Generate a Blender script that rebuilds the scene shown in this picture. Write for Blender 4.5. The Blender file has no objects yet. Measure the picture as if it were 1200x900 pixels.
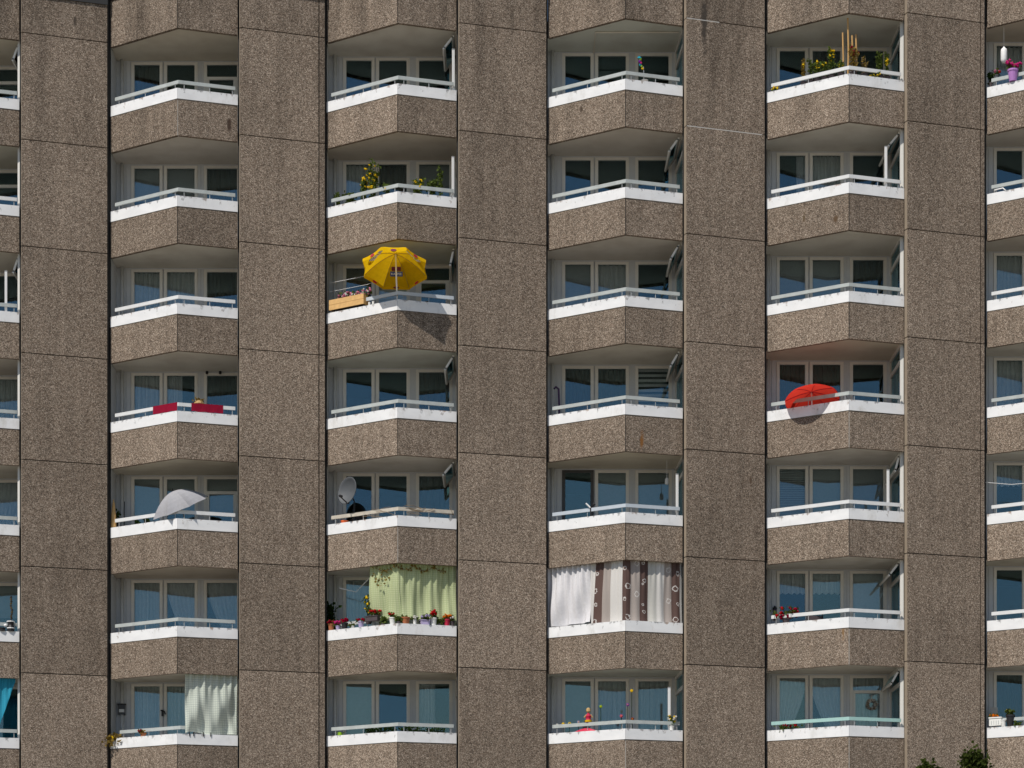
import bpy, math, random
from mathutils import Vector, Matrix
R = math.radians
S = bpy.context.scene
COL = S.collection
random.seed(7)
# ------------------------------------------------------------------ camera, sky, sun, exposure
F_PX, HOR = 2760.0, 1143.0          # focal length and horizon row for a 1200 px wide frame
cam = bpy.data.cameras.new('camera'); co = bpy.data.objects.new('camera', cam); COL.objects.link(co)
co.location = (0, 0, 0); co.rotation_euler = (R(90), 0, 0)
cam.sensor_width = 36; cam.lens = 36 * F_PX / 1200; cam.shift_y = (HOR - 450) / 1200
cam.clip_start = .5; cam.clip_end = 2000
S.camera = co
SUN_EL, SUN_AZ = 54, 39             # sun behind the camera, to its left
W_ = bpy.data.worlds.new('World'); S.world = W_; W_.use_nodes = True
nt = W_.node_tree
sk = nt.nodes.new('ShaderNodeTexSky'); sk.sky_type = 'NISHITA'; sk.sun_disc = False
sk.sun_elevation = R(SUN_EL); sk.sun_rotation = R(180 + SUN_AZ); sk.air_density = 1.0; sk.dust_density = .4; sk.ozone_density = 2.0
nt.links.new(sk.outputs[0], nt.nodes['Background'].inputs[0]); nt.nodes['Background'].inputs[1].default_value = .085
sd = Vector((-math.sin(R(SUN_AZ)) * math.cos(R(SUN_EL)), -math.cos(R(SUN_AZ)) * math.cos(R(SUN_EL)), math.sin(R(SUN_EL))))
sl = bpy.data.lights.new('sun', 'SUN'); sl.energy = 4.6; sl.angle = R(.5); sl.color = (1, .94, .86)
so = bpy.data.objects.new('sun', sl); COL.objects.link(so); so.rotation_euler = sd.to_track_quat('Z', 'Y').to_euler(); so.location = (-30, -20, 60)
S.view_settings.view_transform = 'Standard'; S.view_settings.look = 'None'; S.view_settings.exposure = 0; S.view_settings.gamma = 1
S.cycles.max_bounces = 7; S.cycles.diffuse_bounces = 4; S.cycles.transparent_max_bounces = 12
S.cycles.caustics_reflective = False; S.cycles.caustics_refractive = False

# ------------------------------------------------------------------ materials
class NT:
    def __init__(s, name):
        s.m = bpy.data.materials.new(name); s.m.use_nodes = True; s.t = s.m.node_tree; s.b = s.t.nodes['Principled BSDF']; s.o = s.t.nodes['Material Output']
    def n(s, typ, ins=None, **kw):
        nd = s.t.nodes.new('ShaderNode' + typ)
        for k, v in kw.items(): setattr(nd, k, v)
        for k, v in (ins or {}).items(): s.set(nd, k, v)
        return nd
    def set(s, nd, k, v):
        i = nd.inputs[k]
        if isinstance(v, bpy.types.NodeSocket): s.t.links.new(v, i)
        elif isinstance(v, bpy.types.Node): s.t.links.new(v.outputs[0], i)
        else: i.default_value = v
    def math(s, op, a, b=0.0, clamp=False):
        nd = s.n('Math', operation=op, use_clamp=clamp); s.set(nd, 0, a); s.set(nd, 1, b); return nd.outputs[0]
    def mix(s, fac, a, b, mode='MIX'):
        nd = s.n('Mix', data_type='RGBA', blend_type=mode); s.set(nd, 0, fac)
        s.set(nd, 6, a if not isinstance(a, tuple) else (*a, 1)); s.set(nd, 7, b if not isinstance(b, tuple) else (*b, 1)); return nd.outputs[2]
    def ramp(s, fac, stops, interp='LINEAR'):
        nd = s.n('ValToRGB'); cr = nd.color_ramp; cr.interpolation = interp
        while len(cr.elements) < len(stops): cr.elements.new(.5)
        for e, (p, c) in zip(cr.elements, stops): e.position = p; e.color = (*c, 1) if isinstance(c, tuple) else (c, c, c, 1)
        s.set(nd, 0, fac); return nd.outputs[0]
    def pos(s, scale=(1, 1, 1)):
        g = s.n('NewGeometry'); mp = s.n('Mapping', {'Vector': g.outputs['Position'], 'Scale': scale}); return mp.outputs[0]
    def bump(s, h, strength=.4, dist=.01):
        nd = s.n('Bump', {'Height': h, 'Strength': strength, 'Distance': dist}); s.set(s.b, 'Normal', nd)

def plain(name, col, rough=.6, metal=0., var=.12, scale=9., spec=.35):
    t = NT(name); nz = t.n('TexNoise', {'Vector': t.pos(), 'Scale': scale, 'Detail': 4.})
    f = t.math('MULTIPLY_ADD', nz.outputs[0], 2 * var); t.t.nodes[-1].inputs[2].default_value = 1 - var
    c = t.n('VectorMath', operation='SCALE'); c.inputs[0].default_value = col; t.set(c, 3, f)
    t.set(t.b, 'Base Color', c.outputs[0]); t.b.inputs['Roughness'].default_value = rough; t.b.inputs['Metallic'].default_value = metal
    t.b.inputs['Specular IOR Level'].default_value = spec
    return t.m

# stains with a shape of their own: (x, y, z, half width, half height, colour)
STAINS = []
def make_aggregate(stains):
    t = NT('exposed_aggregate_concrete')
    p = t.pos()
    v1 = t.n('TexVoronoi', {'Vector': p, 'Scale': 50., 'Randomness': 1.})
    v2 = t.n('TexVoronoi', {'Vector': p, 'Scale': 92., 'Randomness': 1.})
    s1 = t.n('SeparateColor', {0: v1.outputs['Color']}); s2 = t.n('SeparateColor', {0: v2.outputs['Color']})
    k = t.math('ADD', t.math('MULTIPLY', s1.outputs[0], .62), t.math('MULTIPLY', s2.outputs[1], .38))
    peb = t.ramp(k, [(0, (.024, .0195, .0158)), (.24, (.079, .0645, .0505)), (.42, (.159, .129, .1005)), (.62, (.233, .190, .1485)), (.82, (.373, .311, .248)), (1, (.66, .568, .475))])
    hue = t.mix(t.math('MULTIPLY', s1.outputs[2], .22), peb, (.30, .19, .13))
    big = t.n('TexNoise', {'Vector': p, 'Scale': .55, 'Detail': 5., 'Roughness': .6})
    st = t.n('TexNoise', {'Vector': t.pos((3.2, 3.2, .22)), 'Scale': 1.6, 'Detail': 4., 'Roughness': .65})
    oi = t.n('ObjectInfo')
    g = t.math('ADD', t.math('MULTIPLY', big.outputs[0], .40), t.math('MULTIPLY', st.outputs[0], .62))
    g = t.math('ADD', g, t.math('MULTIPLY', oi.outputs['Random'], .26)); g = t.math('ADD', g, .315)
    zz = t.n('SeparateXYZ', {0: p}).outputs[2]; dn = t.n('TexNoise', {'Vector': t.pos((1.3, 1.3, .16)), 'Scale': 1.1, 'Detail': 5., 'Roughness': .65}).outputs[0]
    up_ = t.math('MULTIPLY', t.math('SUBTRACT', zz, 17.5), .14, True)
    dirt = t.math('MULTIPLY', t.math('MULTIPLY', t.math('SUBTRACT', dn, .46), 4., True), up_)
    g = t.math('MULTIPLY', g, t.math('SUBTRACT', 1., t.math('MULTIPLY', dirt, .5)))
    c = t.n('VectorMath', operation='SCALE'); t.set(c, 0, hue); t.set(c, 3, g); c = c.outputs[0]
    geo = t.n('NewGeometry'); wob = t.n('TexNoise', {'Vector': p, 'Scale': 7., 'Detail': 3.})
    for (x, y, z, w, h, sc) in stains:
        d = t.n('VectorMath', {0: geo.outputs['Position'], 1: (x, y, z)}, operation='SUBTRACT')
        d = t.n('VectorMath', {0: d.outputs[0], 1: (1 / w, 1 / (w + .25), 1 / h)}, operation='MULTIPLY')
        d = t.n('VectorMath', {0: d.outputs[0]}, operation='LENGTH')
        f = t.math('SUBTRACT', t.math('MULTIPLY_ADD', wob.outputs[0], 1.5), d.outputs['Value'])
        f.node.inputs[0].links[0].from_node.inputs[2].default_value = .1
        f = t.math('MULTIPLY', t.math('MULTIPLY', f, 2.4, True), .88)
        c = t.mix(f, c, sc)
    t.set(t.b, 'Base Color', c); t.b.inputs['Roughness'].default_value = .92; t.b.inputs['Specular IOR Level'].default_value = .15
    t.bump(t.math('ADD', v1.outputs['Distance'], t.math('MULTIPLY', v2.outputs['Distance'], .7)), .35, .012)
    return t.m

def make_cap():
    t = NT('white_parapet_paint'); uv = t.n('UVMap'); sp = t.n('SeparateXYZ', {0: uv.outputs[0]})
    oi = t.n('ObjectInfo')
    u = t.math('ADD', sp.outputs[0], t.math('MULTIPLY', oi.outputs['Random'], 57.))
    cb = t.n('CombineXYZ', {0: t.math('MULTIPLY', u, 7.), 1: t.math('MULTIPLY', sp.outputs[1], 1.3), 2: 0.})
    nz = t.n('TexNoise', {'Vector': cb.outputs[0], 'Scale': 1., 'Detail': 3., 'Roughness': .6})
    thr = t.math('ADD', t.math('MULTIPLY', sp.outputs[1], .30), .30)
    f = t.math('MULTIPLY', t.math('SUBTRACT', t.math('SUBTRACT', nz.outputs[0], .30), t.math('SUBTRACT', .795, thr)), 9., True)
    nz2 = t.n('TexNoise', {'Vector': t.pos((1, 1, 2)), 'Scale': 2.3, 'Detail': 5.})
    base = t.mix(nz2.outputs[0], (.62, .63, .64), (.86, .86, .86))
    gr_ = t.n('TexNoise', {'Vector': t.pos((1.6, 1.6, .8)), 'Scale': 1.1, 'Detail': 6., 'Roughness': .7}); base = t.mix(t.math('MULTIPLY', t.math('SUBTRACT', gr_.outputs[0], .56), 3.5, True), base, (.46, .44, .40))
    rust = t.n('TexNoise', {'Vector': t.pos(), 'Scale': 3.1}); drip = t.mix(t.math('MULTIPLY', t.math('SUBTRACT', rust.outputs[0], .5), 6., True), (.16, .16, .16), (.26, .15, .08))
    t.set(t.b, 'Base Color', t.mix(t.math('MULTIPLY', f, .75), base, drip)); t.b.inputs['Roughness'].default_value = .55
    return t.m

def make_glass():
    t = NT('window_glass')
    nz = t.n('TexNoise', {'Vector': t.pos(), 'Scale': 1.7, 'Detail': 1.})
    bp = t.n('Bump', {'Height': nz.outputs[0], 'Strength': .02, 'Distance': .02})
    oi = t.n('ObjectInfo'); h1 = t.math('FRACT', t.math('MULTIPLY', oi.outputs['Random'], 37.3))
    cb = t.n('CombineXYZ', {0: t.math('MULTIPLY', t.math('SUBTRACT', oi.outputs['Random'], .5), .035), 1: 0., 2: t.math('MULTIPLY', t.math('SUBTRACT', h1, .5), .05)})   # panes hang slightly out of true
    bp = t.n('VectorMath', {0: bp.outputs[0], 1: cb.outputs[0]}, operation='ADD'); bp = t.n('VectorMath', {0: bp.outputs[0]}, operation='NORMALIZE')
    fr = t.n('Fresnel', {'IOR': 1.82, 'Normal': bp.outputs[0]})
    gl = t.n('BsdfGlossy', {'Color': (.56, .88, 1.0, 1), 'Roughness': .015, 'Normal': bp.outputs[0]})
    tr = t.n('BsdfTransparent', {'Color': (.97, .985, .985, 1)})
    mx = t.n('MixShader', {0: fr.outputs[0], 1: tr.outputs[0], 2: gl.outputs[0]})
    t.set(t.o, 'Surface', mx.outputs[0]); return t.m

def cloth(name, colour_fn, trans=.35, clear=0.):
    t = NT(name); c = colour_fn(t)
    d = t.n('BsdfDiffuse', {'Color': c}); l = t.n('BsdfTranslucent', {'Color': c}); mx = t.n('MixShader', {0: trans, 1: d.outputs[0], 2: l.outputs[0]})
    out = mx
    if clear:
        out = t.n('MixShader', {0: clear, 1: mx.outputs[0], 2: t.n('BsdfTransparent').outputs[0]})
    t.set(t.o, 'Surface', out.outputs[0]); return t.m
def flat(col): return lambda t: t.mix(t.n('TexNoise', {'Vector': t.pos(), 'Scale': 14., 'Detail': 4.}).outputs[0], tuple(c * .86 for c in col), tuple(min(1, c * 1.1) for c in col))
def checks(a, b, nu, nv, line=.22):
    def fn(t):
        sp = t.n('SeparateXYZ', {0: t.n('UVMap').outputs[0]})
        fu = t.math('LESS_THAN', t.math('FRACT', t.math('MULTIPLY', sp.outputs[0], nu)), line); fv = t.math('LESS_THAN', t.math('FRACT', t.math('MULTIPLY', sp.outputs[1], nv)), line)
        return t.mix(t.math('MULTIPLY', t.math('ADD', fu, fv, True), .8), a, b)
    return fn
def stripes(t):
    sp = t.n('SeparateXYZ', {0: t.n('UVMap').outputs[0]}); v = sp.outputs[1]; u = t.math('ADD', sp.outputs[0], t.math('MULTIPLY', t.math('MULTIPLY', v, .05), t.math('SUBTRACT', 1., t.math('MULTIPLY', sp.outputs[0], 2.2), True)))
    dk, pk, wh = (.13, .085, .075), (.42, .37, .34), (.70, .68, .65)
    c = t.ramp(u, [(0, wh), (.06, dk), (.155, pk), (.235, wh), (.37, dk), (.455, pk), (.55, dk), (.64, (.58, .57, .53)), (.73, wh), (.805, pk), (.89, dk), (.975, wh)], 'CONSTANT')
    wobble = t.n('TexNoise', {'Vector': t.n('UVMap').outputs[0], 'Scale': 26., 'Detail': 1.}).outputs[0]
    def ring(cx, cy, rad, wid, per):          # printed rings and leaves in white
        du = t.math('MULTIPLY', t.math('SUBTRACT', u, cx), 2.35)
        dv = t.math('MULTIPLY', t.math('SUBTRACT', t.math('FRACT', t.math('ADD', t.math('MULTIPLY', v, per), cy)), .5), 1.35 / per)
        d = t.math('SQRT', t.math('ADD', t.math('MULTIPLY', du, du), t.math('MULTIPLY', dv, dv)))
        d = t.math('ADD', d, t.math('MULTIPLY', t.math('SUBTRACT', wobble, .5), .075)); return t.math('LESS_THAN', t.math('ABSOLUTE', t.math('SUBTRACT', d, rad)), wid)
    m = 0.
    for (cx, cy, rad, per) in ((.085, .1, .03, 2.), (.07, .55, .05, 2.), (.395, .2, .035, 2.), (.43, .62, .055, 2.), (.52, .35, .05, 2.), (.60, .8, .035, 2.), (.585, .3, .02, 3.), (.86, .2, .05, 2.), (.93, .6, .055, 2.), (.955, .1, .035, 2.)):
        m = t.math('ADD', m, ring(cx, cy, rad, .010, per), True)
    return t.mix(t.math('MULTIPLY', m, .85), c, (.72, .69, .66))
M = {}
M['edge'] = plain('smooth_panel_edge', (.27, .22, .165), .9, var=.2, scale=6)
M['flash'] = plain('dark_roof_flashing', (.03, .03, .03), .6)
def make_soffit():                            # each balcony was repainted at another time, in another off-white
    t = NT('painted_concrete'); oi = t.n('ObjectInfo'); nz = t.n('TexNoise', {'Vector': t.pos(), 'Scale': 1.3, 'Detail': 5.})
    c = t.ramp(oi.outputs['Random'], [(0, (.66, .61, .51)), (.25, (.70, .68, .62)), (.45, (.55, .61, .55)), (.55, (.52, .45, .36)), (.75, (.72, .70, .66)), (1, (.62, .57, .46))])
    t.set(t.b, 'Base Color', t.mix(t.math('MULTIPLY', t.math('SUBTRACT', nz.outputs[0], .42), 2.2, True), c, t.mix(.45, c, (.28, .22, .16)))); t.b.inputs['Roughness'].default_value = .85; return t.m
M['soffit'] = make_soffit()
M['core'] = plain('dark_joint_concrete', (.035, .033, .03), .9)
M['sealant'] = plain('pale_joint_sealant', (.48, .46, .43), .7)
M['frame'] = plain('white_window_frame', (.76, .745, .70), .45, var=.05)
M['frame_dark'] = plain('dark_window_frame', (.07, .07, .07), .45)
M['siding'] = plain('pale_siding', (.60, .62, .64), .6, var=.06)
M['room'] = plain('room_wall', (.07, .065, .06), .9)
M['floor'] = plain('balcony_floor', (.30, .28, .25), .9)
M['glass'] = make_glass()
M['cap'] = make_cap()
M['rail_grey'] = plain('pale_grey_rail_paint', (.40, .43, .42), .5, var=.25, scale=5)
M['rail_white'] = plain('white_rail_paint', (.64, .65, .65), .5, var=.12, scale=5)
M['rail_blue'] = plain('blue_grey_rail_paint', (.45, .50, .55), .5, var=.1)
M['rail_mint'] = plain('mint_rail_paint', (.33, .52, .49), .5, var=.12)
M['rail_worn'] = plain('worn_beige_rail_paint', (.48, .44, .37), .7, var=.30, scale=7)
M['post'] = plain('galvanised_post', (.42, .43, .43), .5, .3)
M['pipe'] = plain('pale_pipe', (.62, .63, .62), .5)
M['net'] = cloth('net_curtain_fabric', flat((.84, .85, .84)), .15, .08)
M['drape'] = cloth('white_drape_fabric', flat((.84, .86, .88)), .15, .02)
M['browncloth'] = cloth('dark_curtain_fabric', flat((.14, .11, .09)), .3)
M['blind'] = cloth('blind_fabric', flat((.42, .43, .43)), .1)
M['blind_white'] = cloth('white_blind_fabric', flat((.80, .82, .82)), .1)
M['blind_brown'] = cloth('brown_blind_fabric', flat((.22, .15, .08)), .3)
M['yellow'] = cloth('yellow_parasol_fabric', flat((.86, .55, .01)), .45)
M['red'] = cloth('red_parasol_fabric', flat((.74, .055, .035)), .48)
M['silver'] = cloth('silver_parasol_fabric', flat((.34, .34, .36)), .06)
M['blackcloth'] = plain('black_parasol_lining', (.015, .015, .018), .8)
M['burgundy'] = cloth('burgundy_towel', flat((.26, .012, .035)), .1)
M['greencheck'] = cloth('green_check_fabric', checks((.66, .72, .44), (.47, .57, .28), 40, 26), .35)
M['palecheck'] = cloth('pale_check_fabric', checks((.70, .75, .66), (.42, .48, .44), 26, 26, .2), .3)
M['whitesheet'] = cloth('white_sheet_fabric', flat((.76, .75, .77)), .2)
M['stripes'] = cloth('striped_fabric', stripes, .2)
M['turquoise'] = cloth('turquoise_fabric', checks((.05, .36, .52), (.03, .28, .42), 20, 20), .3)
M['terracotta'] = plain('terracotta', (.38, .13, .055), .8)
M['black'] = plain('black_plastic', (.02, .02, .022), .5)
M['whitepot'] = plain('white_glazed_pot', (.75, .75, .72), .4)
M['lilac'] = plain('lilac_pot', (.42, .36, .55), .5)
M['purplepot'] = plain('purple_pot', (.42, .20, .50), .45)
M['redpot'] = plain('red_pot', (.50, .02, .06), .45)
M['soil'] = plain('potting_soil', (.04, .028, .02), .95)
M['wood'] = plain('light_wood', (.62, .38, .15), .7, var=.25, scale=12)
M['darkbox'] = plain('dark_planter', (.07, .055, .06), .7)
M['cane'] = plain('bamboo_cane', (.50, .30, .11), .7)
M['steel'] = plain('dish_metal', (.085, .092, .10), .6, .0)
M['rib_yellow'] = plain('yellowed_rib', (.5, .33, .05), .5)
M['tan'] = plain('tan_straw', (.45, .30, .13), .9)
M['purple'] = plain('dark_purple_cloth', (.10, .06, .13), .9)
M['twine'] = plain('dry_twig', (.22, .16, .10), .95)
M['white'] = plain('white_paint', (.80, .80, .79), .5, var=.05)
M['board'] = plain('pale_board', (.55, .52, .47), .7)
M['letter_white'] = plain('white_print', (.72, .76, .85), .7)
M['letter_blue'] = plain('blue_print', (.05, .09, .30), .7)
M['letter_red'] = plain('red_print', (.45, .01, .05), .7)
M['letter_dark'] = plain('maroon_print', (.17, .02, .05), .7)
M['orange'] = plain('orange_plastic', (.75, .14, .03), .5)
M['bark'] = plain('bark', (.10, .075, .05), .95)
for nm, c in dict(red=(.55, .015, .02), pink=(.75, .25, .36), hotpink=(.75, .04, .25), yellow=(1.0, .68, .03), lilac=(.5, .42, .65), orange=(.85, .20, .01), crimson=(.32, .005, .03), white=(.8, .78, .72), violet=(.28, .05, .45), lime=(.35, .6, .05), cyan=(.05, .45, .6)).items():
    M['fl_' + nm] = cloth('petal_' + nm, flat(tuple(k * .8 for k in c)), .25)
def leafmat(name, a, b):
    def fn(t): return t.mix(t.n('TexNoise', {'Vector': t.pos(), 'Scale': 22.}).outputs[0], a, b)
    return cloth(name, fn, .4)
M['leaf'] = leafmat('green_leaf', (.04, .075, .016), (.16, .20, .05))
M['leaf_dark'] = leafmat('dark_leaf', (.012, .03, .008), (.05, .085, .02))
M['leaf_dry'] = leafmat('dry_leaf', (.16, .10, .03), (.30, .22, .05))
def make_ground():
    t = NT('pale_paving_ground'); nz = t.n('TexNoise', {'Vector': t.pos(), 'Scale': .3, 'Detail': 8.})
    t.set(t.b, 'Base Color', t.ramp(nz.outputs[0], [(.35, (.22, .20, .165)), (.65, (.31, .285, .24))])); t.b.inputs['Roughness'].default_value = .95; return t.m
M['ground'] = make_ground()

# ------------------------------------------------------------------ mesh helpers
class MB:
    def __init__(s): s.v = []; s.f = []; s.mi = []; s.uv = []
    def face(s, pts, mi=0, uv=None):
        b = len(s.v); s.v += [tuple(p) for p in pts]; s.f.append(tuple(range(b, b + len(pts)))); s.mi.append(mi); s.uv.append(uv or [(0, 0)] * len(pts))
    def shared(s, vs, fs, mi=0):
        b = len(s.v); s.v += [tuple(p) for p in vs]
        for f in fs: s.f.append(tuple(b + i for i in f)); s.mi.append(mi); s.uv.append([(0, 0)] * len(f))
    def prism(s, poly, z0, z1, mi=0):           # poly counter-clockwise from above
        n = len(poly); a = sum(poly[i][0] * poly[(i + 1) % n][1] - poly[(i + 1) % n][0] * poly[i][1] for i in range(n))
        if a < 0: poly = poly[::-1]
        s.face([(x, y, z1) for x, y in poly], mi, [(.5, 1)] * n); s.face([(x, y, z0) for x, y in poly[::-1]], mi, [(.5, 0)] * n)
        u = 0
        for i in range(n):
            p, q = poly[i], poly[(i + 1) % n]; l = math.hypot(q[0] - p[0], q[1] - p[1])
            s.face([(*p, z0), (*q, z0), (*q, z1), (*p, z1)], mi, [(u, 0), (u + l, 0), (u + l, 1), (u, 1)]); u += l
    def box(s, x0, x1, y0, y1, z0, z1, mi=0): s.prism([(x0, y0), (x1, y0), (x1, y1), (x0, y1)], z0, z1, mi)
    def bar(s, a, b, w, h, up=Vector((0, 0, 1)), mi=0):   # rectangular bar from a to b
        a, b = Vector(a), Vector(b); d = (b - a).normalized(); sd_ = d.cross(up)
        if sd_.length < 1e-4: sd_ = Vector((1, 0, 0))
        sd_.normalize(); u = sd_.cross(d)
        c = [sd_ * (i * w / 2) + u * (j * h / 2) for i, j in ((-1, -1), (1, -1), (1, 1), (-1, 1))]
        s.shared([a + k for k in c] + [b + k for k in c], [(3, 2, 1, 0), (4, 5, 6, 7), (0, 1, 5, 4), (1, 2, 6, 5), (2, 3, 7, 6), (3, 0, 4, 7)], mi)
    def tube(s, pts, r, n=6, mi=0, r1=None):
        pts = [Vector(p) for p in pts]; vs = []; fs = []; m = len(pts)
        for i, p in enumerate(pts):
            d = (pts[min(i + 1, m - 1)] - pts[max(i - 1, 0)]).normalized()
            a = d.cross(Vector((0, 0, 1)) if abs(d.z) < .9 else Vector((1, 0, 0))).normalized(); b = d.cross(a)
            rr = r if r1 is None else r + (r1 - r) * i / (m - 1)
            vs += [p + (a * math.cos(k * 2 * math.pi / n) + b * math.sin(k * 2 * math.pi / n)) * rr for k in range(n)]
        for i in range(m - 1):
            for k in range(n): fs.append((i * n + k, i * n + (k + 1) % n, (i + 1) * n + (k + 1) % n, (i + 1) * n + k))
        fs.append(tuple(range(n - 1, -1, -1))); fs.append(tuple((m - 1) * n + k for k in range(n))); s.shared(vs, fs, mi)
    def lathe(s, prof, c, n=14, mi=0, mat=None):
        vs = []; fs = []; m = len(prof)
        for (r, z) in prof:
            for k in range(n):
                v = Vector((r * math.cos(k * 2 * math.pi / n), r * math.sin(k * 2 * math.pi / n), z))
                vs.append((mat @ v if mat else v) + Vector(c))
        for i in range(m - 1):
            for k in range(n): fs.append((i * n + k, i * n + (k + 1) % n, (i + 1) * n + (k + 1) % n, (i + 1) * n + k))
        s.shared(vs, fs, mi)
    def blob(s, c, r, mi=0, n=6):
        s.lathe([(r * .05, -r * .9), (r * .75, -r * .55), (r, 0), (r * .75, r * .55), (r * .05, r * .9)], c, n, mi)
    def leaf(s, c, size, mi=0, rnd=random):
        d = Vector((rnd.uniform(-1, 1), rnd.uniform(-1, 1), rnd.uniform(-.6, 1))).normalized(); e = d.cross(Vector((rnd.uniform(-1, 1), rnd.uniform(-1, 1), rnd.uniform(-1, 1)))).normalized() * .45
        c = Vector(c); s.face([c, c + (d * .5 + e) * size, c + d * size * 1.1, c + (d * .5 - e) * size], mi)
    def build(s, name, mats, parent=None, origin=(0, 0, 0), smooth=False):
        me = bpy.data.meshes.new(name); o = Vector(origin)
        me.from_pydata([Vector(v) - o for v in s.v], [], s.f)
        for m in (mats if isinstance(mats, (list, tuple)) else [mats]): me.materials.append(M[m] if isinstance(m, str) else m)
        me.polygons.foreach_set('material_index', s.mi)
        ul = me.uv_layers.new(name='UVMap'); ul.data.foreach_set('uv', [c for f in s.uv for p in f for c in p])
        if smooth: me.polygons.foreach_set('use_smooth', [True] * len(s.f))
        me.update(); return place(name, me, parent, origin)
WL = {}
def place(name, data, parent, origin):
    o = bpy.data.objects.new(name, data); COL.objects.link(o); o.location = origin; WL[o.name] = Vector(origin)
    if parent is not None: o.parent = parent; o.location = Vector(origin) - WL[parent.name]
    return o
def again(src, parent, origin):            # one more object on the same mesh
    n = place(src.name.split('.')[0], src.data, parent, origin)
    for k in ('kind', 'label'):
        if k in src: n[k] = src[k]
    return n
def tag(o, label, cat, group=None):
    o['label'] = label; o['category'] = cat
    if group: o['group'] = group
    return o
def thing(name, origin, label, cat, group=None): return tag(place(name, None, None, origin), label, cat, group)
def unp(x, y, Y): return Vector(((x - 600) / F_PX * Y, Y, (HOR - y) / F_PX * Y))

# ------------------------------------------------------------------ plan of the tower
ST = 2.75; GROUND = -1.65
NC = 6
YE = [60.38, 60.19, 60.00, 59.81, 59.62, 59.43]
PXC = [-130, 129.5, 383, 642, 898.5, 1156.5]
PXE = [-50, 208, 466, 733, 995, 1257]
PXF = [22.5, 278.5, 534.8, 799.8, 1059.3, 1322]
PXL = [25.2, 281.3, 538.2, 804.3, 1063.2]      # left front corner of the pier after each column
PXR = [125.6, 380.6, 640, 896, 1153.6]
T6 = [6.13, 6.18, 6.222, 6.268, 6.327, 6.385]
RAW = range(0, 9)
def X(px, Y): return (px - 600) / F_PX * Y
C = [Vector((X(PXC[c], YE[c] + 1.29), YE[c] + 1.29)) for c in range(NC)]
E = [Vector((X(PXE[c], YE[c]), YE[c])) for c in range(NC)]
Fp = [Vector((X(PXF[c], YE[c] + .48), YE[c] + .48)) for c in range(NC)]
YW = [y + 2.35 for y in YE]
def T(c, r): return T6[c] + (6 - r) * ST
def off(c, d):                                # balcony line C-E-F moved inwards by d
    a, e, f = C[c], E[c], Fp[c]
    def nrm(p, q): t = (q - p).normalized(); return Vector((-t.y, t.x))
    n1, n2 = nrm(a, e), nrm(e, f)
    h = (n1 + n2).normalized(); m = e + h * (d / h.dot(n1))
    return a + n1 * d, m, f + n2 * d
def par(c, px, d=.07):                        # point on the parapet line, d inside, under image column px
    a, e, f = off(c, d); m = (px - 600) / F_PX
    for p, q in ((a, e), (e, f)):
        t = (m * p.y - p.x) / ((q.x - p.x) - m * (q.y - p.y))
        if t <= 1.0001: return p + (q - p) * t
    return p + (q - p) * t
def P3(c, r, px, d=.07, dz=0.): p = par(c, px, d); return Vector((p.x, p.y, T(c, r) + dz))

B = thing('apartment_tower', (0, 61, GROUND), 'brown exposed aggregate concrete apartment tower with columns of angled balconies', 'building')
STAINS[:] = []
def stain(c, px, py, w, h, col):
    p = par(c, px, 0); STAINS.append((p.x, p.y, (HOR - py) / F_PX * p.y, w, h, col))
stain(1, 268, 146, .07, .30, (.05, .03, .022)); stain(3, 752, 516, .07, .30, (.20, .085, .02)); stain(4, 979, 256, .07, .16, (.09, .055, .03))
stain(3, 681, 128, .05, .12, (.05, .035, .025)); stain(1, 293 - 140, 140, .03, .10, (.06, .045, .03)); stain(4, 988, 740, .05, .25, (.22, .13, .06)); stain(4, 942, 255, .05, .14, (.10, .07, .04))
STAINS += [(X(825, 60.3), 60.3, (HOR - 30) / F_PX * 60.3, .12, .9, (.05, .042, .036)), (X(87, 61), 61, (HOR - 22) / F_PX * 61, .05, .25, (.05, .04, .033)), (X(880, 60.6), 60.6, (HOR - 562) / F_PX * 60.6, .05, .2, (.09, .06, .04)), (X(350, 60.7), 60.7, (HOR - 855) / F_PX * 60.7, .06, .3, (.11, .07, .045))]
M['agg'] = make_aggregate(STAINS)

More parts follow.
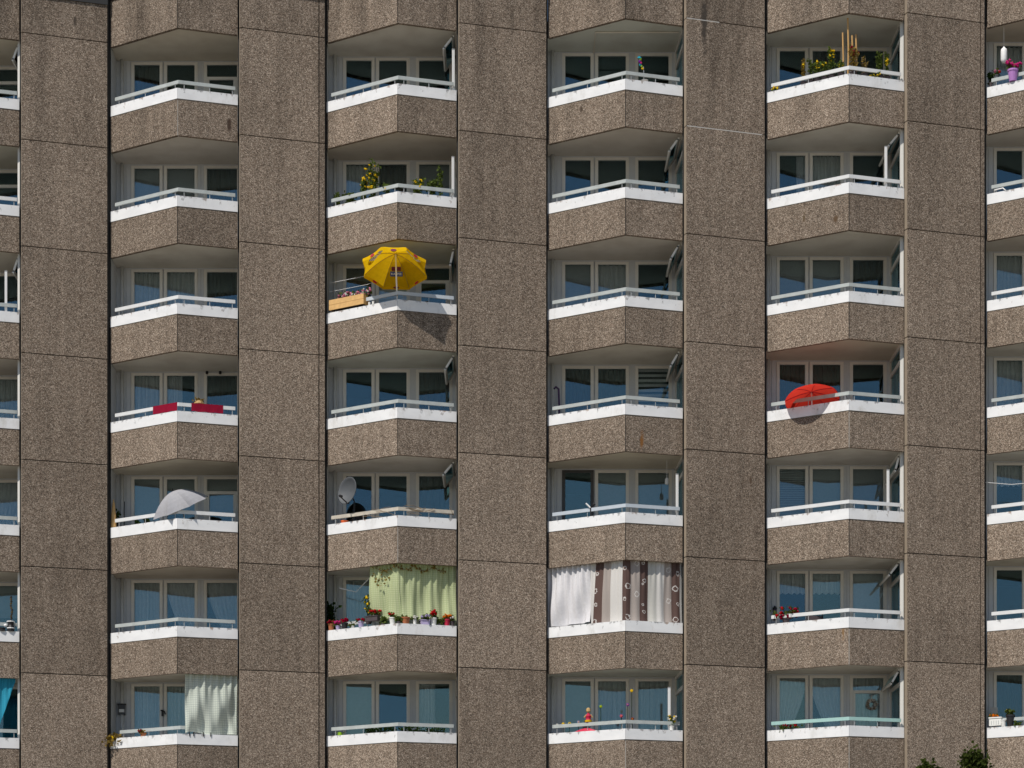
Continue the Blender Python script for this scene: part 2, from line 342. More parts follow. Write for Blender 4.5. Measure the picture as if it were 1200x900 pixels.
# ---- piers: stacked panels with recessed joints
for i in range(5):
    L = Vector((X(PXL[i], YE[i] + .30), YE[i] + .30)); Rr = Vector((X(PXR[i], YE[i + 1] + 1.16), YE[i + 1] + 1.16))
    t = (Rr - L).normalized(); n = Vector((-t.y, t.x))
    core = MB(); q0 = L + n * .05 + t * .03; q1 = Rr + n * .05 - t * .03
    core.prism([q0, q1, (C[i + 1].x - .03, C[i + 1].y + .02), (C[i + 1].x - .03, YW[i + 1] + 3.6), (Fp[i].x + .10, YW[i] + 3.6), (Fp[i].x + .10, L.y + .55)], GROUND, T(i, -1) + .3)
    pier = core.build('pier', 'core', B, (L.x, L.y, GROUND))
    js = MB(); cx, cy = C[i + 1].x, C[i + 1].y; js.box(cx - .09, cx - .004, cy + .07, cy + .10, GROUND, T(i, -1) + .3); js.build('gap_shade_strip', 'core', pier, (cx, cy, GROUND)); js = MB(); cx, cy = Fp[i].x, Fp[i].y; js.box(cx + .004, cx + .10, cy + .045, cy + .07, GROUND, T(i, -1) + .3); js.build('gap_shade_strip', 'core', pier, (cx, cy, GROUND))  # dark strips added in the pier-to-balcony gaps, standing in for their shade
    segs = [(0., 1.)]
    if i == 1: segs = [(0., .925), (.938, 1.)]
    if i == 4: segs = [(0., .945), (.958, 1.)]
    ln = (Rr - L).length
    for (s0, s1) in segs:
        src = None
        for k in range(-2, 10):
            top = T(i, k) + 1.67 - .012; bot = T(i, k + 1) + 1.67 + .012
            if k == -2: top = T(i, -1) - .11
            if bot < GROUND: bot = GROUND
            p0, p1 = L + t * (ln * s0), L + t * (ln * s1)
            if src is None or k in (-1, 9) or bot == GROUND:
                mb = MB(); b0 = p0 + n * ((.155 if i > 2 else .09) if s0 == 0 else .06); b1 = p1 + n * .12
                mb.prism([p0, p1, b1, b0], bot, top)
                if s0 == 0: mb.mi[5] = 1
                o = mb.build('panel', ['agg', 'edge'], pier, (p0.x, p0.y, top)); src = o
            else: o = again(src, pier, (p0.x, p0.y, top))
    if i == 3:                                # two joints filled with pale sealant
        for k, f1 in ((0, .42), (1, .97)):
            z = T(i, k) + 1.67; mb = MB(); a, b = L + n * .012 + t * .02, L + n * .012 + t * ln * f1
            mb.bar((*a, z), (*b, z), .02, .05); mb.build('joint_sealant', 'sealant', pier, (*a, z))
    mb = MB(); zt = T(i, -1) - .108             # dark flashing along the roof edge
    mb.prism([L - n * .03 - t * .01, Rr - n * .03 + t * .01, Rr + n * .3 + t * .01, L + n * .3 - t * .01], zt, zt + .5); mb.build('roof_flashing', 'flash', pier, (L.x, L.y, zt))
# ---- balconies
HOPPER = {(2, 0): 38, (2, 2): 12, (2, 3): 32, (2, 4): 40, (3, 1): 36, (3, 2): 30, (3, 3): 30, (4, 1): 40, (4, 4): 14, (4, 5): 38, (4, 6): 30, (0, 0): 20, (0, 2): 18, }
TRANSOM = {(1, 0), (1, 4), (2, 2), (4, 6), (0, 0), (0, 1)}
SASH = {}
RAILS = {(1, 2): 'rail_white', (1, 3): 'rail_white', (1, 4): 'rail_white', (4, 0): 'rail_white', (4, 1): 'rail_white', (4, 4): 'rail_white', (4, 5): 'rail_white', (3, 4): 'rail_blue', (4, 6): 'rail_mint', (2, 4): 'rail_worn', (5, 2): 'rail_white', (5, 4): 'rail_white', (5, 5): 'rail_white', (2, 2): 'rail_blue', (0, 1): 'rail_white'}
INSET = {(3, 5): .26, (1, 6): .26, (2, 5): .32}
G = [(-2.92, -2.23), (-2.05, -1.30), (-.99, -.17)]
FW = .072
WINZ = {}
def dup_set(key, fn):
    return fn
SWX = [0, .10, .10, .09, 0, 0]
proto = {}
for c in range(NC):
    XC = Fp[c].x - .05; XL = C[c].x - .02; yw = YW[c]
    for r in RAW:
        t = T(c, r); zf = t - .95; zs = zf - .195; org = (E[c].x, E[c].y, t)
        up = t + ST - 1.145                 # soffit overhead
        if c not in proto or r == RAW[0]:
            P = proto[c] = {}
            mb = MB(); a, e, f = off(c, .02); back = [(XC + .14, yw + .02), (XL - .02, yw + .02)]
            mb.prism([tuple(a + Vector((-.0, 0))), tuple(e), tuple(f), *back], zs, zf)
            ai, ei, fi = off(c, .10); aj, ej, fj = off(c, .16)
            mb.prism([ai, ei, ej, aj], zf, t - .275); mb.prism([ei, fi, fj, ej], zf, t - .275)
            mb.prism([aj, ej, fj, (XC - .02, yw - .05), (XL + .05, yw - .05)], zf, zf + .006, 1)
            P['balcony'] = mb.build('balcony', ['soffit', 'floor'], B, org)
            a2, e2, f2 = off(c, .10); tl = (E[c] - C[c]).normalized(); tr = (Fp[c] - E[c]).normalized()
            mb = MB(); mb.prism([C[c], E[c] - tl * .011, e2 - tl * .011, a2], t - 1.205, t - .282); mb.mi[4] = 1; P['pl'] = mb.build('panel', ['agg', 'soffit'], P['balcony'], org)
            mb = MB(); mb.prism([E[c] + tr * .011, Fp[c], f2, e2 + tr * .011], t - 1.205, t - .282); mb.mi[4] = 1; P['pr'] = mb.build('panel', ['agg', 'soffit'], P['balcony'], org)
            mb = MB(); ej_ = E[c] + (e2 - E[c]) * .12; mb.prism([ej_ - tl * .03, ej_, e2, e2 - tl * .03], t - 1.2, t - .29); mb.prism([ej_ + tr * .03, ej_, e2, e2 + tr * .03], t - 1.2, t - .29)
            P['js'] = mb.build('corner_joint', 'core', P['balcony'], org)
            a0, e0, f0 = off(c, -.012); a3, e3, f3 = off(c, .165)
            mb = MB(); mb.prism([a0, e0 - tl * .003, e3 - tl * .003, a3], t - .27, t); P['cl'] = mb.build('parapet_cap', 'cap', P['balcony'], org)
            mb = MB(); mb.prism([e0 + tr * .003, f0, f3, e3 + tr * .003], t - .27, t); P['cr'] = mb.build('parapet_cap', 'cap', P['balcony'], org)
            # recess walls
            mb = MB(); top = up + .02; zt = up - .115
            mb.box(XL, XC, yw + .001, yw + .09, zt + FW + .003, top)
            xs = [XL + .0, XC + G[0][0] - FW]
            nb = 3; wb = (xs[1] - xs[0] - .012 * nb) / nb
            for k in range(nb):
                x0 = xs[0] + k * (wb + .012); mb.box(x0, x0 + wb, yw - .012, yw + .09, zf, zt + FW)
            mb.box(xs[0], xs[1], yw + .02, yw + .085, zf, zt + FW - .001)
            for (q0, q1) in ((G[0][1] + FW, G[1][0] - FW), (G[1][1] + FW, G[2][0] - FW)):
                if q1 - q0 > .02:
                    w = q1 - q0; mb.box(XC + q0 + .006, XC + q0 + w * .5 - .004, yw - .012, yw + .09, zf, zt + FW); mb.box(XC + q0 + w * .5 + .004, XC + q1 - .006, yw - .012, yw + .09, zf, zt + FW)
                    mb.box(XC + q0, XC + q1, yw + .02, yw + .085, zf, zt + FW - .001)
            mb.box(XC + G[2][1] + FW, XC + .1, yw - .03, yw + .09, zf, zt + FW + .002)
            mb.box(XL - .1, XL, C[c].y + .12, yw + .09, zf, up + .02, 0)
            P['wall'] = mb.build('recess_wall', 'siding', B, org)
            mb = MB(); mb.tube([(XL + .16, yw - .09, zf), (XL + .16, yw - .09, up)], .045, 8); P['pipe'] = mb.build('drainpipe', 'pipe', B, org, True)
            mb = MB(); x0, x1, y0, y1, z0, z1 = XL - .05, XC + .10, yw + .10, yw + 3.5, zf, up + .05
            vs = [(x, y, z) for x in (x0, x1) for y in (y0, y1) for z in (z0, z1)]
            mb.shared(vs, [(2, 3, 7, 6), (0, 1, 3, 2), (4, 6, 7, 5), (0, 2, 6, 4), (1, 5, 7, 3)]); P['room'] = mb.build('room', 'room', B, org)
            # windows
            for gi, (g0, g1) in enumerate(G):
                x0, x1 = XC + g0, XC + g1; z0 = zf + .10
                for var in (0, 1):
                    if var and gi != 2: continue
                    mb = MB(); ya, yb = yw - .025, yw + .05
                    mb.box(x0 - FW, x0, ya, yb, z0 - .07, zt + FW); mb.box(x1, x1 + FW, ya, yb, z0 - .07, zt + FW)
                    mb.box(x0, x1, ya, yb, zt, zt + FW); mb.box(x0, x1, ya, yb, z0 - .07, z0)
                    for (xa, xb) in ((x0, x0 + .012), (x1 - .012, x1)): mb.box(xa, xb, yw - .005, yw + .045, z0, zt)
                    zm = zt - .36
                    if var: mb.box(x0, x1, ya - .006, yb - .003, zm - .04, zm + .04); mb.box(x0 + .013, x0 + .07, ya - .004, yb - .006, z0, zm - .04); mb.box(x1 - .11, x1 - .013, ya - .004, yb - .006, z0, zm - .04)
                    fr = P['w%d%d' % (gi, var)] = mb.build('window', 'frame', B, org)
                    panes = [(z0, zt)] if not var else [(z0, zm - .04), (zm + .04, zt)]
                    P['g%d%d' % (gi, var)] = []
                    for (za, zb) in panes:
                        mb = MB(); mb.box(x0 + .005, x1 - .005, yw + .012, yw + .024, za, zb); P['g%d%d' % (gi, var)].append(mb.build('pane', 'glass', fr, org))
                WINZ[gi] = (z0 - t, zt - t)
            # side wall with a window between recess and next pier
            ya, yb = Fp[c].y + .14, yw - .032; mb = MB(); xa, xb = XC - .02, XC + .07; zm = up - .46
            sx = lambda y: SWX[c] * (yb - y) / (yb - ya)
            def sbox(x0, x1, y0, y1, z0, z1): mb.prism([(x0 + sx(y0), y0), (x1 + sx(y0), y0), (x1 + sx(y1), y1), (x0 + sx(y1), y1)], z0, z1)
            sbox(xa, xb, ya, ya + .09, zf, up - .005); sbox(xa, xb, yb - .07, yb, zf, up - .005)
            sbox(xa, xb, ya + .09, yb - .07, up - .09, up - .004); sbox(xa + .002, xb, ya + .09, yb - .07, zm - .05, zm + .05); sbox(xa, xb, ya + .09, yb - .07, zf, zf + .45)
            P['sw'] = mb.build('side_window', 'frame', B, org); P['sg'] = []
            for (za, zb) in ((zf + .45, zm - .05), (zm + .05, up - .09)):
                mb = MB(); sbox(XC + .02, XC + .03, ya + .09, yb - .07, za, zb); P['sg'].append(mb.build('pane', 'glass', P['sw'], org))
            first = True
        else: first = False
        P = proto[c]
        def put(k, parent): return P[k] if first else again(P[k], parent, org)
        bal = put('balcony', B)
        for k in ('pl', 'pr', 'js', 'cl', 'cr'):
            pc = put(k, bal)
            if k == 'js' and (c, r) in {(1, 0), (3, 6), (4, 3), (4, 6), (4, 5), (2, 4)}: pc.material_slots[0].link = 'OBJECT'; pc.material_slots[0].material = M['sealant']
        for k in ('wall', 'pipe', 'room'): put(k, B)
        for gi in range(3):
            var = 1 if gi == 2 and (c, r) in TRANSOM else 0
            w = again(P['w%d%d' % (gi, var)], B, org)
            for g in P['g%d%d' % (gi, var)]:
                go = again(g, w, org)
            if (c, r) == (3, 4) and gi == 0: w.material_slots[0].link = 'OBJECT'; w.material_slots[0].material = M['frame_dark']; w['label'] = 'dark framed balcony door'
            if gi == 2 and (c, r) in SASH and 0 <= r <= 6:
                l = SASH[(c, r)]; x = XC + G[2][1] - .02; zt = up - .115; mb = MB(); z0 = zf + .12
                for (p0, p1) in (((0, 0), (.06, 0)), ((l - .06, 0), (l, 0))): mb.box(x - .025, x + .025, yw - .05 - p1[0], yw - .05 - p0[0], z0, zt)
                mb.box(x - .025, x + .025, yw - .05 - l + .06, yw - .11, zt - .06, zt); mb.box(x - .025, x + .025, yw - .05 - l + .06, yw - .11, z0, z0 + .06)
                mb.build('sash', 'frame', w, org)
        sw = put('sw', B)
        if not first:
            for g in P['sg']: again(g, sw, org)
        if (c, r) in HOPPER and 0 <= r <= 6:
            a = R(HOPPER[(c, r)]); l = .40; ya, yb = Fp[c].y + .24, yw - .11; mb = MB(); zt = up - .10
            dx, dz = -math.sin(a), -math.cos(a); pz = lambda y, s: (XC - .03 + dx * s, y, zt + dz * s)
            for s0 in (0.03, l): mb.bar(pz(ya, s0), pz(yb, s0), .05, .07, Vector((dx, 0, dz)))
            for yy in (ya + .03, yb - .03): mb.bar(pz(yy, .03), pz(yy, l), .05, .06, Vector((0, 1, 0)))
            hs = mb.build('sash', 'frame', sw, org); mb = MB(); mb.face([pz(ya, .06), pz(yb, .06), pz(yb, l - .03), pz(ya, l - .03)])
            mb.v = mb.v; mb.build('sash_pane', 'glass', sw, org)
        # railing
        ins = INSET.get((c, r), .08); a, e, f = off(c, ins); tl = (e - a).normalized(); tr = (f - e).normalized()
        key = ('rail', ins)
        if key in P:
            rl = again(P[key][0], bal, org); po = again(P[key][1], bal, org)
        else:
            mb = MB(); a1 = a + tl * .10; f1 = f - tr * .05; nl, nr = Vector((-tl.y, tl.x)) * .02, Vector((-tr.y, tr.x)) * .02
            h = (nl + nr).normalized() * .02
            vs = [(*(a1 - nl), t + .142), (*(e - h), t + .142), (*(f1 - nr), t + .142), (*(f1 + nr), t + .142), (*(e + h), t + .142), (*(a1 + nl), t + .142)]
            vs += [(x, y, t + .230) for x, y, z in vs]
            mb.shared(vs, [(0, 1, 7, 6), (1, 2, 8, 7), (2, 3, 9, 8), (3, 4, 10, 9), (4, 5, 11, 10), (5, 0, 6, 11), (6, 7, 10, 11), (7, 8, 9, 10), (5, 4, 1, 0), (4, 3, 2, 1)])
            rl = mb.build('handrail', 'rail_grey', bal, org); mb = MB()
            for (p, q, us) in ((a1, e, (.06, .48, .95)), (e, f1, (.10, .55, .95))):
                for u in us: m = p + (q - p) * u; mb.tube([(*m, t - .01), (*m, t + .143)], .009, 5)
            po = mb.build('railing_posts', 'post', bal, org); po['kind'] = 'stuff'; P[key] = (rl, po)
        if (c, r) in RAILS: rl.material_slots[0].link = 'OBJECT'; rl.material_slots[0].material = M[RAILS[(c, r)]]
for c in range(NC):                           # window prototypes are only patterns for the copies
    P = proto[c]
    for k in list(P):
        if isinstance(k, str) and k[0] == 'w' and k[1:].isdigit(): bpy.data.objects.remove(P[k])
        elif isinstance(k, str) and k[0] == 'g' and k[1:].isdigit():
            for g in P[k]: bpy.data.objects.remove(g)
    # roof fascia over the top balconies: taller panels under a dark flashing
    t = T(c, -1); org = (E[c].x, E[c].y, t); bal = again(P['balcony'], B, org)
    a2, e2, f2 = off(c, .10); tl = (E[c] - C[c]).normalized(); tr = (Fp[c] - E[c]).normalized()
    mb = MB(); mb.prism([C[c], E[c] - tl * .011, e2 - tl * .011, a2], t - 1.205, t); mb.build('panel', 'agg', bal, org)
    mb = MB(); mb.prism([E[c] + tr * .011, Fp[c], f2, e2 + tr * .011], t - 1.205, t); mb.build('panel', 'agg', bal, org)
    again(P['js'], bal, org)
    a0, e0, f0 = off(c, -.03); a3, e3, f3 = off(c, .2); mb = MB(); mb.prism([a0, e0, e3, a3], t + .002, t + .4); mb.prism([e0, f0, f3, e3], t + .002, t + .4); mb.build('roof_flashing', 'flash', bal, org)
    mb = MB(); mb.prism([a2, e2, f2, (Fp[c].x + .1, YW[c] + 3.6), (C[c].x - .02, YW[c] + 3.6)], t - .2, t); mb.build('roof', 'core', B, org)
    mb = MB(); mb.box(C[c].x - .12, C[c].x - .021, C[c].y + .125, YW[c] + 3.6, t - 1.14, t + .3); mb.build('roof_upstand', 'core', B, org); mb = MB(); mb.box(Fp[c].x + .01, Fp[c].x + .13, Fp[c].y + .125, YW[c] + 3.6, t - 1.14, t + .3); mb.build('roof_upstand', 'core', B, org)
gm = MB(); gm.face([(-600, -500, GROUND), (600, -500, GROUND), (600, 700, GROUND), (-600, 700, GROUND)]); gr = gm.build('ground', 'ground'); gr['kind'] = 'structure'
# ------------------------------------------------------------------ things
ROWN = ['top', 'second', 'third', 'fourth', 'fifth', 'sixth', 'bottom']
COLN = ['cut-off left column', 'first full column', 'second full column', 'third full column', 'fourth full column', 'cut-off right column']
WINN = ['left', 'middle', 'right']
rnd = random.Random(11)
def drape_sheet(mb, top, bot_fn, z1_fn, nu, nv, wave):
    """sheet hung along the polyline top (list of Vector 2D); wave(u, v) is the outward offset"""
    ls = [0]
    for p, q in zip(top, top[1:]): ls.append(ls[-1] + (q - p).length)
    tot = ls[-1]
    def at(u):
        d = u * tot
        for i in range(len(top) - 1):
            if d <= ls[i + 1] + 1e-6: return top[i] + (top[i + 1] - top[i]) * ((d - ls[i]) / (ls[i + 1] - ls[i])), (top[i + 1] - top[i]).normalized()
    vs = []; uvs = []
    for j in range(nv + 1):
        v = j / nv
        for i in range(nu + 1):
            u = i / nu; p, d = at(u); n = Vector((d.y, -d.x)); w = wave(u, v); p = p + n * w
            z1, z0 = z1_fn(u), bot_fn(u); vs.append((p.x, p.y, z1 + (z0 - z1) * v)); uvs.append((u, v))
    for j in range(nv):
        for i in range(nu):
            q = [j * (nu + 1) + i, (j + 1) * (nu + 1) + i, (j + 1) * (nu + 1) + i + 1, j * (nu + 1) + i + 1]
            mb.face([vs[k] for k in q], 0, [uvs[k] for k in q])
CUR = {  # (column, row): fabric per window
    (0, 3): '..n', (0, 4): '..l', (0, 5): '..b', (1, 1): 'bbk', (1, 2): 'nnk', (1, 3): 'nhk', (1, 4): 'Bbb', (1, 5): 'nrr', (1, 6): 'nn.',
    (2, 1): 'nkB', (2, 2): 'yW.', (2, 4): '..k', (2, 5): 'n..', (2, 6): 'B.h', (3, 2): 'Bn.', (3, 3): 'kkz', (3, 4): '.BB', (3, 6): 'Bnn',
    (4, 1): 'qn.', (4, 2): 'BBk', (4, 3): 'kk.', (4, 4): 'vBB', (4, 5): 'ttW', (4, 6): 'lrn', (5, 0): 'n..', (5, 2): 'n..', (5, 3): 'n..', (5, 4): 't..', (1, 0): 'k..', (2, 3): '..k', (4, 0): '.k.', (5, 6): 'k..'}
for (c, r), code in CUR.items():
    for gi, k in enumerate(code):
        if k == '.': continue
        x0, x1 = Fp[c].x - .05 + G[gi][0] - .04, Fp[c].x - .05 + G[gi][1] + .04; t = T(c, r); z0, z1 = t + WINZ[gi][0], t + WINZ[gi][1] + .03; y = YW[c] + .17
        w = x1 - x0; mb = MB(); org = ((x0 + x1) / 2, y, z1); fr = rnd.uniform(5, 8); ph = rnd.uniform(0, 6)
        full = [Vector((x0, y)), Vector((x1, y))]; wav = lambda u, v: .025 * math.sin(u * fr * 6.28 + ph) + .012 * math.sin(u * fr * 14 + ph * 2)
        if k in 'nkq':
            if k == 'q': full = [Vector((x0 + w * .66, y)), Vector((x1, y))]
            drape_sheet(mb, full, lambda u: z0, lambda u: z1, 40, 3, wav); mat, nm, cat, ds = ('net', 'net_curtain', 'curtain', 'pale net curtain') if k == 'n' else (('browncloth', 'curtain', 'curtain', 'dark brownish curtain') if k == 'k' else ('drape', 'curtain', 'curtain', 'narrow grey curtain'))
        elif k == 'h':
            drape_sheet(mb, [Vector((x0, y)), Vector((x0 + w * .52, y))], lambda u: z0, lambda u: z1, 30, 3, wav); mat, nm, cat, ds = 'drape', 'curtain', 'curtain', 'white half drawn curtain'
        elif k in 'lr':
            zt = z0 + (z1 - z0) * .28; nu, nv = 30, 12; vs = []
            for j in range(nv + 1):
                v = j / nv
                for i in range(nu + 1):
                    u = i / nu; wd = 1.0 if v < .05 else (1 - .78 * min(1, (v / .72)) ** 1.6)
                    if v > .72: wd = .22 + .12 * (v - .72)
                    uu = u * wd if k == 'l' else 1 - (1 - u) * wd
                    vs.append((x0 + uu * w, y + .03 * math.sin(u * 44 + ph), z1 + (z0 - z1) * v))
            mb.shared(vs, [(j * (nu + 1) + i, (j + 1) * (nu + 1) + i, (j + 1) * (nu + 1) + i + 1, j * (nu + 1) + i + 1) for j in range(nv) for i in range(nu)])
            mat, nm, cat, ds = 'drape', 'curtain', 'curtain', 'white curtain gathered %s' % ('left' if k == 'l' else 'right')
        elif k in 'bBWy':
            hgt = (z1 - z0) if k != 'b' else (z1 - z0) * .35
            mb.box(x0, x1, y, y + .012, z1 - hgt, z1); mb.box(x0, x1, y - .012, y + .024, z1 - hgt - .03, z1 - hgt)
            mat = {'b': 'blind', 'B': 'blind', 'W': 'blind_white', 'y': 'blind_brown'}[k]; nm, cat = 'roller_blind', 'blind'; ds = {'b': 'half lowered grey roller blind', 'B': 'fully lowered grey roller blind', 'W': 'lowered white roller blind', 'y': 'lowered brown roller blind'}[k]
        elif k == 't':
            drape_sheet(mb, full, lambda u: z1 - .50 - .05 * abs(math.sin(u * 16)), lambda u: z1, 40, 3, wav); mat, nm, cat, ds = 'drape', 'lace_valance', 'curtain', 'short white lace valance'
        elif k in 'zv':
            n = 9 if k == 'z' else 40; st_ = (z1 - z0) / (n * 1.0) * (.5 if k == 'z' else 1); hh = st_ * (.5 if k == 'z' else .8)
            t_ = thing('slat_blind', org, '%s behind the %s window, %s balcony of the %s' % ('zebra striped blind' if k == 'z' else 'grey venetian blind', WINN[gi], ROWN[r], COLN[c]), 'blind')
            zz = z1
            for q in range(n if k == 'z' else 26):
                m2 = MB(); m2.box(x0, x1, y, y + .015, zz - hh, zz); m2.build('slat', 'blind_white' if k == 'z' else 'blind', t_, (x0, y, zz)); zz -= st_
            continue
        o = mb.build(nm, mat, None, org, k in 'nkqhlrt'); tag(o, '%s behind the %s window, %s balcony, %s' % (ds, WINN[gi], ROWN[r], COLN[c]), cat)

# ---- parasols
def canopy(name, hub, axis, rad, dome, n, mats, label, valance=0., pole=None, curve=.55, rot=0., sag_=.05):
    """ribbed canopy: hub is the top point, axis points up through it"""
    q = Vector((0, 0, 1)).rotation_difference(Vector(axis).normalized()).to_matrix() @ Matrix.Rotation(rot, 3, 'Z'); hub = Vector(hub)
    t_ = thing(name, hub, label, 'umbrella')
    def pt(a, s, sag=0.):
        rr = rad * s; z = -dome * (s ** (1 + curve)) + sag; return hub + q @ Vector((rr * math.cos(a), rr * math.sin(a), z))
    mb = MB(); rings = 6; sub = 4
    for k in range(n):
        a0, a1 = 2 * math.pi * k / n, 2 * math.pi * (k + 1) / n
        def pp(f, s):                          # straight cloth between ribs, slightly pulled in at the rim
            p = pt(a0, s) * (1 - f) + pt(a1, s) * f
            return p + (hub + q @ Vector((0, 0, -dome * s)) - p) * (sag_ * 4 * f * (1 - f) * s)
        for j in range(rings):
            for i in range(sub):
                f0, f1, s0, s1 = i / sub, (i + 1) / sub, j / rings, (j + 1) / rings
                vv = [pp(f0, s0), pp(f0, s1), pp(f1, s1), pp(f1, s0)]
                mb.face(vv if j else vv[1:] if False else vv, 0)
        if valance:
            dn = q @ Vector((0, 0, -valance))
            for i in range(sub):
                f0, f1 = i / sub, (i + 1) / sub; g0, g1 = .75 + .25 * math.sin(f0 * math.pi), .75 + .25 * math.sin(f1 * math.pi)
                mb.face([pp(f0, 1), pp(f0, 1) + dn * g0, pp(f1, 1) + dn * g1, pp(f1, 1)], 0)
    mb.build('canopy', mats[0], t_, hub)
    mb = MB()
    for k in range(n):
        a = 2 * math.pi * k / n; dn = q @ Vector((0, 0, -.02)); mb2 = MB(); mb2.tube([pt(a, s / 5) + dn for s in range(6)], .008, 4); mb2.build('rib', mats[1], t_, hub)
    if pole:
        mb = MB(); mb.tube([hub + q @ Vector((0, 0, .05)), *pole], .019, 8); mb.build('pole', mats[2], t_, hub)
    else:
        mb = MB(); mb.tube([hub + q @ Vector((0, 0, .07)), hub + q @ Vector((0, 0, -rad * 1.1))], .014, 6); mb.build('pole', mats[1], t_, hub)
    return t_, pt, q, hub

# yellow parasol on the third balcony of the second full column
Yc = YE[2] + .15; hub = unp(463.5, 297, Yc); tilt = R(20)
ax = Vector((.02, math.sin(tilt), math.cos(tilt)))
foot = unp(465.5, 352, YE[2] + .2); joint = unp(464.3, 322, Yc - .06)
um, pt, q, hub = canopy('parasol', hub, ax, .87, .43, 8, ['yellow', 'rib_yellow', 'white'], 'yellow parasol printed with lettering and red badges, open over a balcony rail', .11, [joint, foot, foot - Vector((0, 0, 1.1))], rot=R(22.5), curve=.75)
def text_mesh(body, size, mat, mtx, name, parent, origin):
    cu = bpy.data.curves.new(name, 'FONT'); cu.body = body; cu.size = size; cu.align_x = 'CENTER'; cu.align_y = 'CENTER'; cu.extrude = .002; cu.offset = size * .02
    o = bpy.data.objects.new(name, cu); COL.objects.link(o); dg = bpy.context.evaluated_depsgraph_get(); me = bpy.data.meshes.new_from_object(o.evaluated_get(dg)); bpy.data.objects.remove(o)
    me.transform(Matrix.Translation(-Vector(origin)) @ mtx); me.materials.clear(); me.materials.append(M[mat]); return place(name, me, parent, origin)
def on_canopy(a, s0, lift=-.015):
    """frame on the canopy's underside: x along the rim, y towards the hub, z down towards the viewer"""
    p = pt(a, s0) * .5 + .5 * ((pt(a - .36, s0) + pt(a + .36, s0)) * .5); up_ = (pt(a, s0 - .1) - pt(a, s0 + .1)).normalized()
    z = (q @ Vector((0, 0, -1))); x = up_.cross(z).normalized(); z = x.cross(up_).normalized(); p = p + z * abs(lift)
    return Matrix(((x.x, up_.x, z.x, p.x), (x.y, up_.y, z.y, p.y), (x.z, up_.z, z.z, p.z), (0, 0, 0, 1)))
def local(v): d = q.inverted() @ v; return math.atan2(d.y, d.x)
for (dirv, s0, sz) in ((Vector((-1, -.45, 0)), .66, .22), (Vector((1, -.45, 0)), .66, .22)):
    a = local(dirv); mt = on_canopy(a, s0, .05)
    mt = mt @ Matrix.Rotation(R(-18) if dirv.x < 0 else R(18), 4, 'Z')
    text_mesh('IDEE', sz * 1.12, 'letter_blue', mt @ Matrix.Translation((.008, -.012, -.004)), 'lettering', um, hub); text_mesh('IDEE', sz, 'letter_white', mt, 'lettering', um, hub)
    mb = MB(); sx_ = .27 if dirv.x < 0 else -.27; mb.face([mt @ Vector((sx_ + .045 * math.cos(k * .785), .07 * math.sin(k * .785), .004)) for k in range(8)], 0); mb.build('badge', 'letter_red', um, hub)
mt = on_canopy(local(Vector((.02, 1, 0))), .58, .05)
mb = MB(); mb.face([mt @ Vector(v) for v in ((-.12, .02, .002), (.12, .02, .002), (.12, .13, .002), (-.12, .13, .002))]); mb.build('badge', 'letter_dark', um, hub)
mb = MB(); mb.face([mt @ Vector(v) for v in ((-.16, -.13, .0), (.16, -.13, .0), (.16, .0, .0), (-.16, .0, .0))]); mb.build('badge', 'letter_blue', um, hub)
text_mesh('KAFFEE', .085, 'letter_white', mt @ Matrix.Translation((0, -.065, .006)), 'lettering', um, hub)
for k in range(8):                             # red badges on the valance
    a = 2 * math.pi * (k + .5) / 8; dn = q @ Vector((0, 0, -.055)); c0 = (pt(2 * math.pi * k / 8, 1) + pt(2 * math.pi * (k + 1) / 8, 1)) / 2 + dn
    tx = (pt(2 * math.pi * (k + 1) / 8, 1) - pt(2 * math.pi * k / 8, 1)).normalized(); rad_ = (c0 - (hub + q @ Vector((0, 0, -.43)))).normalized(); mb = MB()
    for sgn in (1, -1):
        cc = c0 + rad_ * (.012 * sgn - .036); pts = [cc + tx * (.075 * math.cos(j * .628)) + (q @ Vector((0, 0, .036))) * math.sin(j * .628) for j in range(10)]; mb.face(pts if sgn > 0 else pts[::-1])
    mb.build('badge', 'letter_dark' if k % 2 else 'letter_red', um, hub)

# red parasol on the fourth balcony of the fourth full column
p = par(4, 951, .19); hub = unp(951, 459, p.y); tilt = R(21)
canopy('parasol', hub, (-.03, math.sin(tilt), math.cos(tilt)), .70, .25, 8, ['red', 'letter_red', 'white'], 'small red parasol leaning low over a white balcony rail', .05, [hub + Vector((0, -.10, -.45)), Vector((hub.x, hub.y - .1, T(4, 3) - .9))], sag_=-.06)
# silver umbrella
p = par(1, 207, .40); hub = unp(203, 575.5, p.y - .05)
canopy('umbrella', hub, (-.36, -.30, .88), .80, .46, 8, ['silver', 'black', 'black'], 'open silver grey umbrella with black lining leaning on a balcony rail', .0, None, .9, .4, .16)

# ---- hung cloths
def hung(name, c, r, px, ins, ztop, zbot, mat, label, cat, folds=6., amp=.03, nu=60, nv=18, seed=0, diag=0.):
    a, e, f = off(c, ins); p0, p1 = par(c, px[0], ins), par(c, px[1], ins); pts = [p0]
    if px[0] < PXE[c] - 1 < px[1] - 2: pts.append(e)
    pts.append(p1); mb = MB(); rr = random.Random(seed); ph = [rr.uniform(0, 6.28) for _ in range(5)]; t = T(c, r)
    def wave(u, v):
        s = amp * (.35 + .65 * v) * (math.sin(u * folds * 6.28 + ph[0] + diag * v) * .6 + math.sin(u * folds * 2.3 * 6.28 + ph[1] - diag * .7 * v) * .3)
        s += amp * 1.0 * (1 - v) ** 3 * math.sin(u * folds * 3.7 * 6.28 + ph[2]) * .6 + amp * .8 * v * math.sin(u * 3 + v * 5 + ph[3])
        return s
    drape_sheet(mb, pts, lambda u: t + zbot(u), lambda u: t + ztop(u), nu, nv, wave)
    o = mb.build(name, mat, None, (p0.x, p0.y, t + ztop(0)), True); return tag(o, label, cat)
